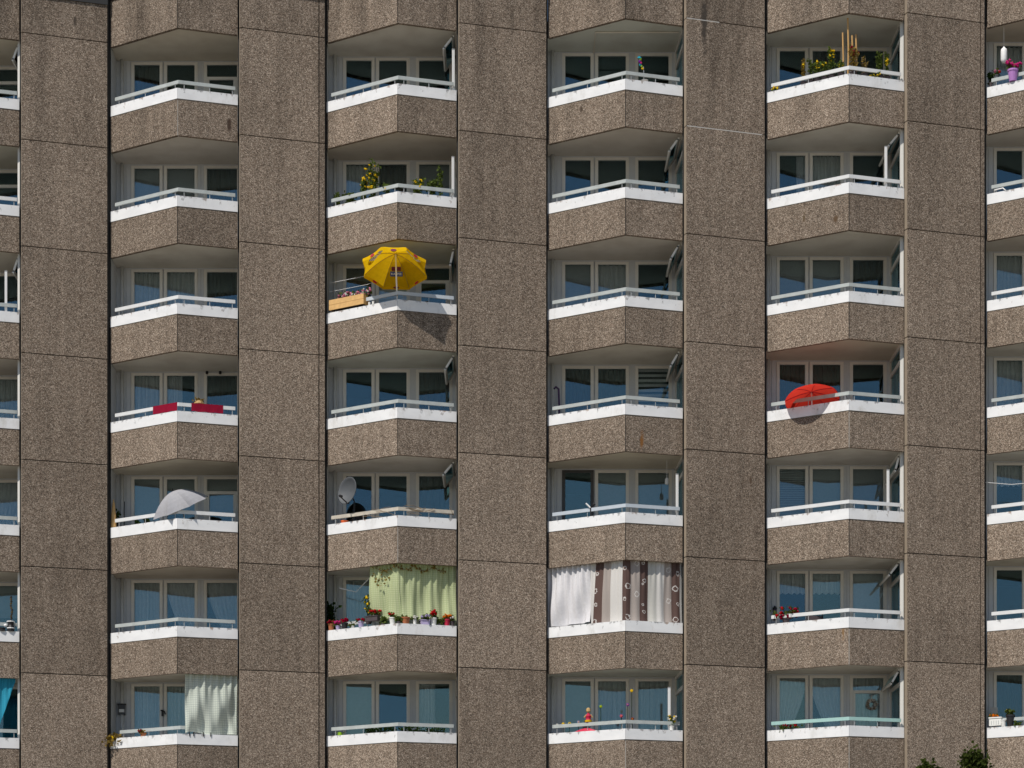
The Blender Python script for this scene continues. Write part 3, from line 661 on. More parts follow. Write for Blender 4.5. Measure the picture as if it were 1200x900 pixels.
UP = ST - 1.15
hung('sunshade_cloth', 1, 6, (216.5, 277.5), .12, lambda u: UP, lambda u: .03 + .05 * math.sin(u * 9) * (1 - u), 'palecheck', 'pale green checked cloth covering half the bottom balcony', 'curtain', 2.1, .08, 70, 24, 3, 6.)
hung('sunshade_cloth', 2, 5, (432, 534), .17, lambda u: UP, lambda u: .17 + .02 * math.sin(u * 30), 'greencheck', 'light green checked curtain over a row of flower pots', 'curtain', 4.6, .065, 100, 18, 5, 1.6)
hung('sunshade_cloth', 3, 5, (640.8, 691.5), .12, lambda u: UP - .03 * abs(math.sin(u * 20)), lambda u: .03 + .04 * u, 'whitesheet', 'plain white sheet hung beside a brown striped curtain', 'curtain', 2.3, .075, 70, 24, 8, 4.5)
hung('sunshade_cloth', 3, 5, (692.5, 799), .13, lambda u: UP, lambda u: .02, 'stripes', 'white and brown striped curtain with flower print across a balcony', 'curtain', 5., .035, 110, 16, 9, .5)
def ztur(u): return .12 + 1.35 * max(0, (u - .62) / .38)
hung('sunshade_cloth', 0, 6, (-40, 18), .10, lambda u: UP, ztur, 'turquoise', 'turquoise cloth tied back at the left edge of the picture', 'curtain', 4., .04, 50, 14, 2)
for (a, b) in ((179.2, 207.6), (224.3, 261.5)):  # towels over the rail
    d0, d1 = par(1, a, .055), par(1, b, .055); e0, e1 = par(1, a, .105), par(1, b, .105); mb = MB(); t = T(1, 3); n = 14
    for k in range(n):
        u0, u1 = k / n, (k + 1) / n; f0, f1 = d0 + (d1 - d0) * u0, d0 + (d1 - d0) * u1; g0, g1 = e0 + (e1 - e0) * u0, e0 + (e1 - e0) * u1
        w0, w1 = .006 * math.sin(u0 * 19), .006 * math.sin(u1 * 19)
        mb.face([(f0.x, f0.y - w0, t + .03 + w0), (f1.x, f1.y - w1, t + .03 + w1), (f1.x, f1.y, t + .24), (f0.x, f0.y, t + .24)]); mb.face([(f0.x, f0.y, t + .24), (f1.x, f1.y, t + .24), (g1.x, g1.y, t + .24), (g0.x, g0.y, t + .24)]); mb.face([(g0.x, g0.y, t + .24), (g1.x, g1.y, t + .24), (g1.x, g1.y, t + .05), (g0.x, g0.y, t + .05)])
    tag(mb.build('towel', 'burgundy', None, (d0.x, d0.y, t + .24)), 'burgundy towel over the %s side of a white balcony rail' % ('left' if a < 200 else 'right'), 'towel')
# pink cloth lying on the cap
mb = MB(); t = T(3, 6); pts = [par(3, x, .06) for x in (673, 679, 685, 691, 698)]
hs = [.01, .06, .09, .08, .02]
for k in range(4): mb.face([(*pts[k], t + .001), (*pts[k + 1], t + .001), (pts[k + 1].x, pts[k + 1].y + .04, t + hs[k + 1]), (pts[k].x, pts[k].y + .04, t + hs[k])]); mb.face([(pts[k].x, pts[k].y + .04, t + hs[k]), (pts[k + 1].x, pts[k + 1].y + .04, t + hs[k + 1]), (pts[k + 1].x, pts[k + 1].y + .2, t + .02), (pts[k].x, pts[k].y + .2, t + .02)])
tag(mb.build('cloth', 'redpot', None, (*pts[2], t), True), 'crumpled pink cloth under the rail of the flower stake balcony', 'cloth')

# ---- plants and pots
def pot(root, base, r, h, mat, rim=True):
    mb = MB(); prof = [(r * .1, 0), (r * .72, 0), (r * .98, h * .85), (r * 1.08, h * .85), (r * 1.08, h), (r * .95, h), (r * .92, h * .9), (0.01, h * .9)] if rim else [(r * .1, 0), (r * .8, 0), (r, h), (r * .93, h), (r * .9, h * .9), (.01, h * .9)]
    mb.lathe(prof, base, 14); mb.build('pot', mat, root, base); 
def plant(name, base, h, spread, label, cat='plant', leaf='leaf', nst=5, nl=60, ls=.06, fl=None, nf=0, fs=.034, potspec=None, root=None, droop=False, group=None, ftop=.5, seed=None):
    rr = random.Random(seed if seed is not None else hash(label) % 9999 if False else sum(map(ord, label)))
    base = Vector(base); t_ = root or thing(name, base, label, cat, group); z0 = base.copy()
    if potspec: pot(t_, base, *potspec); z0.z += potspec[1] * .88
    ms, ml, mf = MB(), MB(), MB(); tips = []
    for k in range(nst):
        dx, dy = rr.uniform(-1, 1) * spread, rr.uniform(-1, 1) * spread * .6; hh = h * rr.uniform(.6, 1.)
        if droop: pts = [z0, z0 + Vector((dx * .6, dy - .05, h * .15)), z0 + Vector((dx, dy - .12, -hh))]
        else: pts = [z0 + Vector((dx * .25, dy * .25, 0)), z0 + Vector((dx * .6, dy * .6, hh * .5)), z0 + Vector((dx, dy, hh))]
        ms.tube(pts, .006, 4); tips.append(pts)
    for k in range(int(nl * 1.5)):
        p = rr.choice(tips); u = rr.random() ** .7; q_ = p[0] + (p[1] - p[0]) * u * 2 if u < .5 else p[1] + (p[2] - p[1]) * (u - .5) * 2
        ml.leaf(q_ + Vector((rr.gauss(0, spread * .18), rr.gauss(0, spread * .18), rr.gauss(0, .02))), ls * 1.1 * rr.uniform(.6, 1.3), 0, rr)
    ms.build('stem', 'leaf_dark' if leaf != 'leaf_dry' else 'twine', t_, base)
    if nl: o = ml.build('foliage', leaf, t_, base); o['kind'] = 'stuff'
    for k in range(nf):
        p = rr.choice(tips); u = 1 - ftop * rr.random() * .8; q_ = p[0] + (p[1] - p[0]) * u * 2 if u < .5 else p[1] + (p[2] - p[1]) * (u - .5) * 2
        c0 = q_ + Vector((rr.gauss(0, spread * .25), rr.gauss(0, spread * .2) - .02, rr.uniform(0, .03)))
        m2 = MB(); s = fs * rr.uniform(.75, 1.25)
        for j in range(4): m2.blob(c0 + Vector((rr.uniform(-s, s), rr.uniform(-s, s), rr.uniform(-s, s))) * .6, s * .62, 0, 5)
        m2.build('flower', fl if isinstance(fl, str) else rr.choice(fl), t_, base)
    return t_
def trough(root, c, r, pa, pb, ins, z0, h, d, mat, nm='planter_box'):
    a, b = par(c, pa, ins), par(c, pb, ins); t = T(c, r); tl = (b - a).normalized(); n = Vector((-tl.y, tl.x)) * d
    mb = MB(); mb.prism([a, b, b + n, a + n], t + z0, t + z0 + h * .86)
    for (p0, p1) in ((a, b), (b, b + n), (b + n, a + n), (a + n, a)): mb.bar((*p0, t + z0 + h * .93), (*p1, t + z0 + h * .93), .03, h * .14)
    o = mb.build(nm, mat, root, (*a, t + z0)); return o

# second balcony, second full column: flowering balcony plants
for (px, hp, sp, lab, kw) in (
    (396, .40, .09, 'slim dark green bushy plant at the left end of the yellow flower balcony', dict(nl=170, ls=.06, leaf='leaf')),
    (411, .32, .18, 'low trailing green plant beside the slim bushy plant', dict(nl=190, ls=.07)),
    (424, .62, .13, 'short yellow flowering plant left of the tallest yellow one', dict(nl=190, fl='fl_yellow', nf=10)),
    (436, 1.05, .15, 'tallest yellow flowering plant behind a balcony rail', dict(nl=240, fl='fl_yellow', nf=24, nst=7, ftop=1.)),
    (455, .34, .14, 'small yellow flowering plant just left of the balcony corner', dict(nl=60, fl='fl_yellow', nf=4)),
    (489, .46, .15, 'bushy yellow flowering plant right of the balcony corner', dict(nl=190, fl='fl_yellow', nf=9)),
    (505, .50, .16, 'green leafy plant beside a tall thin sapling', dict(nl=240)),
    (516, 1.15, .06, 'tall thin sapling with a leafy tip on a balcony', dict(nl=60, nst=2, ls=.07))):
    plant('balcony_plant', P3(2, 1, px, .22, -.12), hp, sp, lab, potspec=(.10, .16, 'darkbox'), group='plants along the yellow flower balcony', **kw)
# top balcony, fourth full column
for (px, hp, sp, lab, kw) in (
    (942, .75, .05, 'leftmost thin yellowing plant below a bare balcony ceiling', dict(nl=50, fl='fl_yellow', nf=4, leaf='leaf_dry')),
    (950, .62, .06, 'thin green plant next to the leftmost yellowing plant', dict(nl=70)),
    (958, .50, .10, 'low yellow flowering plant left of the bamboo canes', dict(nl=110, fl='fl_yellow', nf=8)),
    (967, .52, .10, 'leafy green plant between two yellow flowering plants', dict(nl=130, fl='fl_yellow', nf=2)),
    (975, .78, .08, 'tall yellow flowering plant just left of the bamboo canes', dict(nl=110, fl='fl_yellow', nf=8, ftop=1.)),
    (986, .42, .08, 'short green plant at the foot of the bamboo canes', dict(nl=80, fl='fl_yellow', nf=3)),
    (1000, .85, .12, 'dry reddish climbing plant on the bamboo canes', dict(nl=130, leaf='leaf_dry', fl='fl_crimson', nf=6)),
    (1013, .46, .10, 'sparse dry plant right of the bamboo canes', dict(nl=50, leaf='leaf_dry')),
    (1031, .62, .07, 'dense green plant near the right end of the top rail', dict(nl=130)),
    (1039, .68, .05, 'rightmost yellow tipped plant by the tilted side window', dict(nl=80, fl='fl_yellow', nf=5))):
    plant('balcony_plant', P3(4, 0, px, .20, .0), hp, sp, lab, potspec=(.09, .13, 'darkbox'), group='plants along the top right balcony', **kw)
for px, hh in ((987.5, 1.28), (993.5, 1.62), (998.5, 1.18), (1003, 1.22)):
    b = P3(4, 0, px, .24, -.1); mb = MB(); mb.tube([b, b + Vector((.02, .02, hh * .5)), b + Vector((.0, .0, hh))], .022, 6)
    tag(mb.build('bamboo_cane', 'cane', None, b), {987.5: 'leftmost bamboo cane standing above the top balcony corner', 993.5: 'tallest bamboo cane standing above the top balcony corner', 998.5: 'third bamboo cane from the left above the top balcony corner', 1003: 'rightmost bamboo cane above the top balcony corner'}[px], 'cane', 'bamboo canes on the top balcony')
plant('balcony_plant', P3(4, 0, 910, .1, .0), .10, .10, 'tiny yellow plant under the left rail end, top right balcony', nl=20, fl='fl_yellow', nf=6, nst=3)
plant('balcony_plant', P3(4, 0, 1024, .1, .0), .10, .14, 'low yellow flowers under the rail right of the canes', nl=30, fl='fl_yellow', nf=9, nst=4)

# parasol balcony: planter, flowers, chair, bottles
t_ = thing('planter_box', P3(2, 2, 385, -.02, .0), 'light wooden planter box of pink flowers left of yellow parasol', 'planter')
a, b = par(2, 385.5, -.04), par(2, 426, -.04); tl = (b - a).normalized(); n = Vector((-tl.y, tl.x))
for k in range(2):
    mb = MB(); z = T(2, 2) + .055 + k * .135; mb.prism([a, b, b + n * .025, a + n * .025], z, z + .128); mb.build('plank', 'wood', t_, (*a, z))
    mb = MB(); mb.prism([a + n * .22, b + n * .22, b + n * .245, a + n * .245], z, z + .128); mb.build('plank', 'wood', t_, (*a, z))
for p0 in (a, b - tl * .025): mb = MB(); mb.prism([p0 + n * .026, p0 + tl * .025 + n * .026, p0 + tl * .025 + n * .219, p0 + n * .219], T(2, 2) + .056, T(2, 2) + .31); mb.build('end_board', 'wood', t_, (*p0, T(2, 2)))
mb = MB(); mb.prism([a + n * .026 + tl * .026, b + n * .026 - tl * .026, b + n * .219 - tl * .026, a + n * .219 + tl * .026], T(2, 2) + .06, T(2, 2) + .27); mb.build('soil', 'soil', t_, (*a, T(2, 2)))
for px in (401, 406, 411, 416, 421, 427, 431):
    plant('flowering_plant', P3(2, 2, px, .14, .24), .24, .07, {401: 'leftmost', 406: 'second', 411: 'third', 416: 'fourth', 421: 'fifth', 427: 'sixth', 431: 'rightmost'}[px] + ' pink flowering plant of the row in the wooden planter', nl=36, nst=3, fl=['fl_pink', 'fl_pink', 'fl_white'], nf=5, fs=.045, group='pink flowers in the wooden planter')
ch = thing('garden_chair', P3(2, 2, 389, .45, -.94), 'dark wire garden chair at the left end of the parasol balcony', 'chair'); o = Vector(WL[ch.name]); mb = MB()
for k in range(6): mb.tube([o + Vector((-.15 + k * .075, 0, .45)), o + Vector((-.15 + k * .075, .06, 1.25))], .008, 4)
bk = mb.build('backrest', 'black', ch, o); mb = MB(); mb.tube([o + Vector((-.2, 0, .45)), o + Vector((-.2, .06, 1.3)), o + Vector((.2, .06, 1.34)), o + Vector((.25, 0, .45))], .014, 5); mb.build('frame', 'post', ch, o)
mb = MB(); mb.box(o.x - .2, o.x + .22, o.y - .42, o.y, o.z + .42, o.z + .455); mb.build('seat', 'black', ch, o)
for sx_, sy_ in ((-.18, -.4), (.2, -.4), (-.18, -.02), (.2, -.02)): mb = MB(); mb.tube([o + Vector((sx_, sy_, 0)), o + Vector((sx_, sy_, .42))], .013, 5); mb.build('leg', 'post', ch, o)
for px, lab in ((433, 'left one of two small white cups beside the wooden planter'), (437.5, 'right one of two small white cups beside the wooden planter')):
    b = P3(2, 2, px, .09, .001); t_ = thing('cup', b, lab, 'cup', 'white cups by the planter'); pot(t_, b, .035, .10, 'whitepot', False)
b = Vector((X(500, YE[2] + 1.6), YE[2] + 1.6, T(2, 2) - .94)); t_ = thing('floor_lamp', b, 'small black lamp standing behind the rail under the parasol', 'lamp')
mb = MB(); mb.lathe([(.13, 0), (.13, .03), (.02, .05), (.02, 1.15)], b, 10); mb.build('stand', 'black', t_, b); mb = MB(); mb.lathe([(.12, 1.12), (.05, 1.34), (.01, 1.35)], b, 12); mb.build('shade', 'black', t_, b)
for z, z2, lab in ((1.18, 1.52, 'upper clothes line stretched across the parasol balcony'), (.86, 1.2, 'lower clothes line stretched across the parasol balcony')):
    mb = MB(); p = Vector((C[2].x + .05, C[2].y + .2, T(2, 2) + z * .72)); mb.tube([p, p + Vector((1.0, -.25, .12)), p + Vector((1.9, -.4, .32 if z > 1 else .40))], .006, 4); tag(mb.build('clothes_line', 'white', None, p), lab, 'line', 'clothes lines')

# satellite dish
b = P3(2, 4, 415, .16, -.94); hubd = unp(408.8, 575.5, b.y - .1); axd = Vector((-.70, -.68, .14)).normalized(); q = Vector((0, 0, 1)).rotation_difference(axd).to_matrix()
t_ = thing('satellite_dish', b, 'grey satellite dish clamped behind a cream balcony rail', 'satellite dish')
mb = MB(); mb.lathe([(.005, -.0), (.12, .012), (.22, .045), (.30, .09), (.345, .125), (.36, .125), (.35, .105), (.30, .068), (.22, .02), (.12, -.015), (.005, -.03)], hubd - axd * .06, 24, 0, q @ Matrix.Diagonal((1, 1, 1))); mb.build('dish', 'steel', t_, b, True)
low = hubd + q @ Vector((0, 0, 0)) - Vector((0, 0, .33)) + axd * .04; lnb = unp(397, 580.5, hubd.y - .42)
mb = MB(); mb.tube([hubd - axd * .09, low + Vector((.02, .03, 0)), low, lnb], .017, 6); mb.build('arm', 'black', t_, b); mb = MB(); mb.tube([lnb - axd * .03, lnb + axd * -.11], .035, 8); mb.build('receiver', 'black', t_, b)
mb = MB(); mb.tube([b, Vector((b.x, b.y, hubd.z - .25)), hubd - axd * .08 - Vector((0, 0, .05))], .02, 6); mb.build('mast', 'black', t_, b)
b = Vector((X(421, YE[2] + 1.45), YE[2] + 1.45, T(2, 4) - .94)); t_ = thing('kettle_grill', b, 'round black kettle grill behind the satellite dish', 'grill')
mb = MB(); mb.lathe([(.02, .62), (.16, .66), (.26, .8), (.28, .92), (.28, .94), (.26, 1.06), (.16, 1.17), (.03, 1.2), (.01, 1.24)], b, 18); mb.build('bowl', 'black', t_, b, True)
for k in range(3): a = k * 2.09; mb = MB(); mb.tube([b + Vector((.3 * math.cos(a), .3 * math.sin(a), 0)), b + Vector((.14 * math.cos(a), .14 * math.sin(a), .68))], .014, 5); mb.build('leg', 'black', t_, b)
b = P3(2, 4, 404, .20, .001); b.z -= .03; t_ = thing('bucket', b - Vector((0, 0, .0)), 'orange bucket top showing under the satellite dish', 'bucket'); pot(t_, b, .10, .12, 'orange')
rr = random.Random(5); mb = MB()
for k in range(26):
    x0 = rr.uniform(424, 528); x1 = min(532, x0 + rr.uniform(8, 26)); p0, p1 = P3(2, 4, x0, .05 + rr.uniform(0, .06), rr.uniform(.02, .28)), P3(2, 4, x1, .04 + rr.uniform(0, .08), rr.uniform(.02, .26))
    if x0 < 466 < x1: continue
    m = (p0 + p1) / 2 + Vector((0, -.03, rr.uniform(-.06, .06))); mb.tube([p0, m, p1], .005, 4)
o = mb.build('dry_creeper', 'twine', None, P3(2, 4, 480, .06)); tag(o, 'leafless dry creeper twined along the rail below the dish', 'creeper'); o['kind'] = 'stuff'

# flower pots under the green curtain
POTS = [(388, .085, .17, 'terracotta', 'fl_crimson', .10, 'terracotta pot of crimson flowers, leftmost on the green curtain ledge'), (396, .06, .11, 'lilac', 'fl_hotpink', .09, 'small lilac pot of pink flowers beside the leftmost terracotta pot'),
        (404, .085, .16, 'black', 'fl_crimson', .11, 'black pot of crimson flowers left of the lavender pot'), (413, .05, .07, 'whitepot', 'fl_white', .05, 'tiny white pot between black pot and lavender pot'),
        (423, .075, .16, 'lilac', 'fl_crimson', .06, 'lavender pot left of the long dark planter'), (460, .085, .17, 'whitepot', 'fl_red', .16, 'white pot with two small red flowers at the balcony corner'),
        (475.5, .105, .17, 'terracotta', None, .03, 'terracotta pot with a dark rim right of the balcony corner'), (486, .05, .12, 'whitepot', 'fl_white', .09, 'slender white pot between terracotta pot and lilac trough'),
        (508, .085, .19, 'whitepot', 'fl_red', .18, 'white pot of bright red geraniums under the green curtain'), (523.5, .085, .17, 'redpot', 'fl_orange', .12, 'red pot near the right end of the ledge'), (530, .06, .12, 'darkbox', 'fl_white', .14, 'dark pot at the very right end of the ledge')]
for (px, rd, hp, mat, fl, fh, lab) in POTS:
    plant('flower_pot', P3(2, 5, px, .075, .001), fh, .09, lab, 'flower pot', nl=46, ls=.05, nst=5, fl=fl, nf=(9 if fl else 0) if px not in (460, 413) else 3, fs=.04, potspec=(rd, hp, mat), group='flower pots below the green curtain')
for (pa, pb, mat, lab, fl, leaf) in ((428, 442, 'darkbox', 'long dark planter with a red geranium left of the balcony corner', 'fl_red', 'leaf'), (494, 504, 'lilac', 'pale blue trough of lilac flowers left of the geraniums', 'fl_lilac', 'leaf')):
    t_ = thing('planter_box', P3(2, 5, (pa + pb) / 2, .03, .001), lab, 'planter'); trough(t_, 2, 5, pa, pb, .02, .001 if pa > 440 else .14, .13, .13, mat)
    plant('x', P3(2, 5, (pa + pb) / 2 + (3 if pa < 440 else 0), .08, .12 if pa > 440 else .24), .14 if pa > 440 else .22, .13, lab, nl=60, fl=fl, nf=12 if pa > 440 else 7, fs=.035 if pa > 440 else .055, root=t_)
for (px, lab, h, sp) in ((434, 'tall yellow flowering plant at the left edge of the green curtain', .95, .10),):
    plant('balcony_plant', P3(2, 5, px - 2, .22, .1), h, sp, lab, nl=80, fl='fl_yellow', nf=11, nst=4, ftop=1., potspec=(.09, .13, 'darkbox'))
plant('balcony_plant', Vector((X(389, YE[2] + 1.75), YE[2] + 1.6, T(2, 5) - .3)), .95, .16, 'dark leafy plant in the left corner of the pot balcony', nl=150, leaf='leaf_dark', ls=.09, nst=7, potspec=(.12, .2, 'darkbox'))
for px, lab in ((449, 'low green plant right of the long dark planter'), (467, 'low green plant behind the terracotta pot'), (515, 'low green plant between white pot and red pot')):
    plant('balcony_plant', P3(2, 5, px, .10, .001), .13, .12, lab, nl=80, leaf='leaf', ls=.06, nst=5, potspec=(.05, .06, 'darkbox'))
rr = random.Random(9); g = thing('leaf_garland', P3(2, 5, 480, .1, UP), 'brown leaf garland along the top of the green curtain', 'garland'); mb, m2 = MB(), MB()
pts = [P3(2, 5, x, .10, UP - .10 - .11 * abs(math.sin((x - 440) / 7.2))) for x in range(440, 524, 3)]
mb.tube(pts, .007, 4); mb.build('cord', 'twine', g, pts[0])
for p in pts:
    for k in range(3): m2.leaf(p + Vector((rr.gauss(0, .03), -.01, rr.gauss(0, .03))), .07, 0, rr)
for (sx_, sy_) in ((438, .30), (444, .42), (450, .22), (446, .55), (441, .45), (453, .4)): 
    for k in range(4): m2.leaf(P3(2, 5, sx_, .09, UP - sy_) + Vector((rr.gauss(0, .03), 0, rr.gauss(0, .03))), .07, 0, rr)
o = m2.build('leaves', 'leaf_dry', g, pts[0]); o['kind'] = 'stuff'
mb = MB(); p = Vector((C[2].x + .3, C[2].y + .25, T(2, 5) + 1.15)); mb.tube([p, p + Vector((.45, -.1, -.12)), p + Vector((.9, -.3, .30))], .012, 5); tag(mb.build('clothes_line', 'white', None, p), 'slack white rope beside the green curtain', 'line')

# bottom balcony, second full column: moss green boxes under the rail
for pa, pb, lab in ((428, 463, 'dark planter of mossy green plants left of the bottom corner'), (468, 522, 'dark planter of mossy green plants right of the bottom corner')):
    t_ = thing('planter_box', P3(2, 6, (pa + pb) / 2, .16, 0), lab, 'planter'); trough(t_, 2, 6, pa, pb, .17, -.14, .13, .14, 'darkbox'); rr = random.Random(pa); m2 = MB()
    for k in range(330): m2.leaf(P3(2, 6, rr.uniform(pa, pb), .22 + rr.uniform(-.05, .06), rr.uniform(-.02, .14)), .06, 0, rr)
    o = m2.build('foliage', 'leaf_dark', t_, WL[t_.name]); o['kind'] = 'stuff'
b = P3(2, 6, 398.5, .12, .001); t_ = thing('watering_can', b, 'small lime green watering can at the left of bottom balcony', 'watering can')
mb = MB(); mb.lathe([(.01, 0), (.055, 0), (.05, .09), (.02, .10), (.01, .10)], b, 10); mb.build('body', 'fl_lime', t_, b); mb = MB(); mb.tube([b + Vector((.05, 0, .03)), b + Vector((.12, 0, .11))], .01, 5); mb.build('spout', 'fl_lime', t_, b); mb = MB(); mb.tube([b + Vector((-.05, 0, .02)), b + Vector((-.09, 0, .07)), b + Vector((-.02, 0, .12))], .007, 5); mb.build('handle', 'fl_lime', t_, b)

# third full column
def pinwheel(b, h, rad, cols, lab, nb=8, tilt=0.):
    b = Vector(b); t_ = thing('pinwheel', b, lab, 'pinwheel'); mb = MB(); top = b + Vector((tilt, 0, h)); mb.tube([b, top], .008, 5); mb.build('stick', 'post', t_, b)
    for k in range(nb):
        a0 = 2 * math.pi * k / nb; a1 = a0 + 2 * math.pi / nb * .8; mb = MB(); d0, d1 = Vector((math.cos(a0), 0, math.sin(a0))), Vector((math.cos(a1), 0, math.sin(a1)))
        mb.face([top + Vector((0, -.02, 0)), top + d0 * rad + Vector((0, -.05, 0)), top + (d0 + d1) * rad * .5 + Vector((0, -.02, 0)), top + d1 * rad * .7]); mb.build('blade', cols[k % len(cols)], t_, b)
    mb = MB(); mb.blob(top + Vector((0, -.04, 0)), .02); mb.build('hub', 'fl_yellow', t_, b); return t_
b = P3(3, 0, 754.5, .22, .0); t_ = thing('wind_spinner', b, 'rainbow coloured hanging wind spinner on a stick, top balcony', 'wind spinner'); mb = MB(); top = unp(749, 66, b.y); mb.tube([b, unp(754.5, 86, b.y), unp(754, 78, b.y)], .008, 5); mb.build('stick', 'post', t_, b)
for k, (x, y, cl) in enumerate(((749.2, 67.5, 'fl_cyan'), (750.6, 69.5, 'fl_lime'), (749.6, 72, 'fl_violet'), (751, 74, 'fl_hotpink'), (750.6, 76, 'fl_cyan'), (752, 78, 'fl_lime'), (753, 80.5, 'fl_yellow'))):
    p = unp(x, y, b.y); mb = MB(); mb.lathe([(.01, -.035), (.055 - .004 * k, 0), (.01, .035)], p, 8, 0, Matrix.Rotation(.5 + k, 3, 'X') @ Matrix.Rotation(k * .8, 3, 'Y')); mb.build('vane', cl, t_, b)
b = P3(3, 0, 755.5, .1, .002); t_ = thing('bowl', b, 'small pale bowl on the ledge under the rainbow spinner', 'bowl'); mb = MB(); mb.lathe([(.01, 0), (.05, 0), (.095, .06), (.085, .06), (.045, .015), (.01, .012)], b, 12); mb.build('dish', 'whitepot', t_, b)
zc_ = T(3, 0) + ST - 1.15; a, e, f = off(3, .30); p0 = Vector((X(698, YE[3] + .9), YE[3] + 1.0)); p1 = Vector((Fp[3].x - .06, YE[3] + 1.0)); mb = MB(); mb.tube([(p0.x, YW[3] - .03, zc_ - .02), (*p0, zc_ - .02), (*p1, zc_ - .02)], .022, 6); tag(mb.build('curtain_rail', 'soffit', None, (*p0, zc_)), 'thin L shaped rail fixed under the ceiling above rainbow spinner', 'rail')
b = P3(3, 4, 692, .08, .23); t_ = thing('clamp', b, 'black and white clamp gripping a blue grey balcony rail', 'clamp')
mb = MB(); mb.tube([b + Vector((0, -.03, -.22)), b + Vector((.0, -.03, .02)), b + Vector((.09, -.02, .08))], .018, 5); mb.build('jaw', 'black', t_, b); mb = MB(); mb.tube([b + Vector((-.12, -.02, .12)), b + Vector((0, -.03, .0))], .02, 5); mb.build('handle', 'white', t_, b); mb = MB(); mb.blob(b + Vector((.09, -.03, .09)), .04); mb.build('grip', 'black', t_, b)
Yl = YE[3] + 1.3; zl = T(3, 4) + ST - 1.15; b = Vector((X(781.5, Yl), Yl, zl)); t_ = thing('pendant_lamp', b, 'thin white pendant hanging from the ceiling of the blue rail balcony', 'lamp')
mb = MB(); mb.tube([b, b - Vector((0, 0, .45))], .008, 5); mb.build('cord', 'white', t_, b); mb = MB(); mb.lathe([(.015, -.45), (.05, -.50), (.05, -.62), (.02, -.64)], b, 8); mb.build('shade', 'white', t_, b)
p = Vector((C[3].x + .17, C[3].y + .62)); b = Vector((*p, T(3, 3) + .85)); mb = MB(); ml_ = [b + Vector((.09 * math.sin(k * .5), 0, .07 * math.cos(k * .9) if k < 3 else -.02 - (k - 3) * .17)) for k in range(0, 9)]
mb.tube([b, b + Vector((.05, 0, .05)), b + Vector((.12, 0, .0)), b + Vector((.14, 0, -.5)), b + Vector((.13, 0, -1.1))], .03, 6); tag(mb.build('garden_hose', 'purple', None, b, True), 'dark purple hose hooked on the wall, fourth balcony of third full column', 'hose')
STK = [(653, 'fl_white', .22, 'white daisy stake at the left end of the flower stake balcony'), (660, 'fl_yellow', .24, 'small yellow stake flower second from the left'), (667.5, 'fl_yellow', .24, 'yellow and black stake flower left of the pink cloth'), (678, 'fl_lilac', .26, 'lilac stake flower above the pink cloth'),
       (704, 'fl_lime', .62, 'tall leafy green stake flower right of the doll'), (728, 'fl_hotpink', .34, 'deep pink stake flower left of the corner'), (735.5, 'fl_violet', .62, 'tall violet stake flower at the corner'), (741, 'fl_crimson', .26, 'dark red stake flower just right of the corner'), (740.2, 'fl_yellow', .98, 'highest yellow stake flower before the white mullion')]
for (px, cl, h, lab) in STK:
    b = P3(3, 6, px, .12, .0); t_ = thing('flower_stake', b, lab, 'garden stake', 'flower stakes along the balcony'); mb = MB(); mb.tube([b, b + Vector((0, 0, h))], .007, 5); mb.build('stick', 'leaf_dark', t_, b)
    for k in range(6):
        a = k * 1.047; mb = MB(); mb.blob(b + Vector((.025 * math.cos(a), -.01, h + .025 * math.sin(a))), .02, 0, 5); mb.build('petal', cl, t_, b)
    mb = MB(); mb.blob(b + Vector((0, -.02, h)), .016); mb.build('centre', 'black' if px == 667.5 else 'fl_yellow', t_, b)
b = P3(3, 6, 689.5, .12, .0); t_ = thing('doll', b, 'small blonde doll figure in red and yellow on a balcony rail', 'doll'); mb = MB(); mb.tube([b, b + Vector((0, 0, .3))], .01, 5); mb.build('stick', 'post', t_, b)
mb = MB(); mb.lathe([(.01, .22), (.085, .24), (.06, .34), (.075, .40), (.03, .47), (.01, .48)], b, 10); mb.build('body', 'letter_red', t_, b); mb = MB(); mb.lathe([(.087, .245), (.09, .29), (.06, .30)], b, 10); mb.build('skirt', 'fl_yellow', t_, b)
mb = MB(); mb.blob(b + Vector((0, 0, .53)), .06, 0, 8); mb.build('head', 'tan', t_, b); mb = MB(); mb.blob(b + Vector((0, .015, .565)), .062, 0, 8); mb.build('hair', 'tan', t_, b)
for sg in (-1, 1): mb = MB(); mb.tube([b + Vector((sg * .05, 0, .44)), b + Vector((sg * .11, 0, .36))], .018, 5); mb.build('arm', 'tan', t_, b)
plant('flower_pot', P3(3, 6, 787, .1, .0), .28, .10, 'yellow flowering plant at the right end of the flower stake balcony', nl=40, fl=['fl_yellow', 'fl_white'], nf=9, nst=4, potspec=(.06, .12, 'whitepot'))
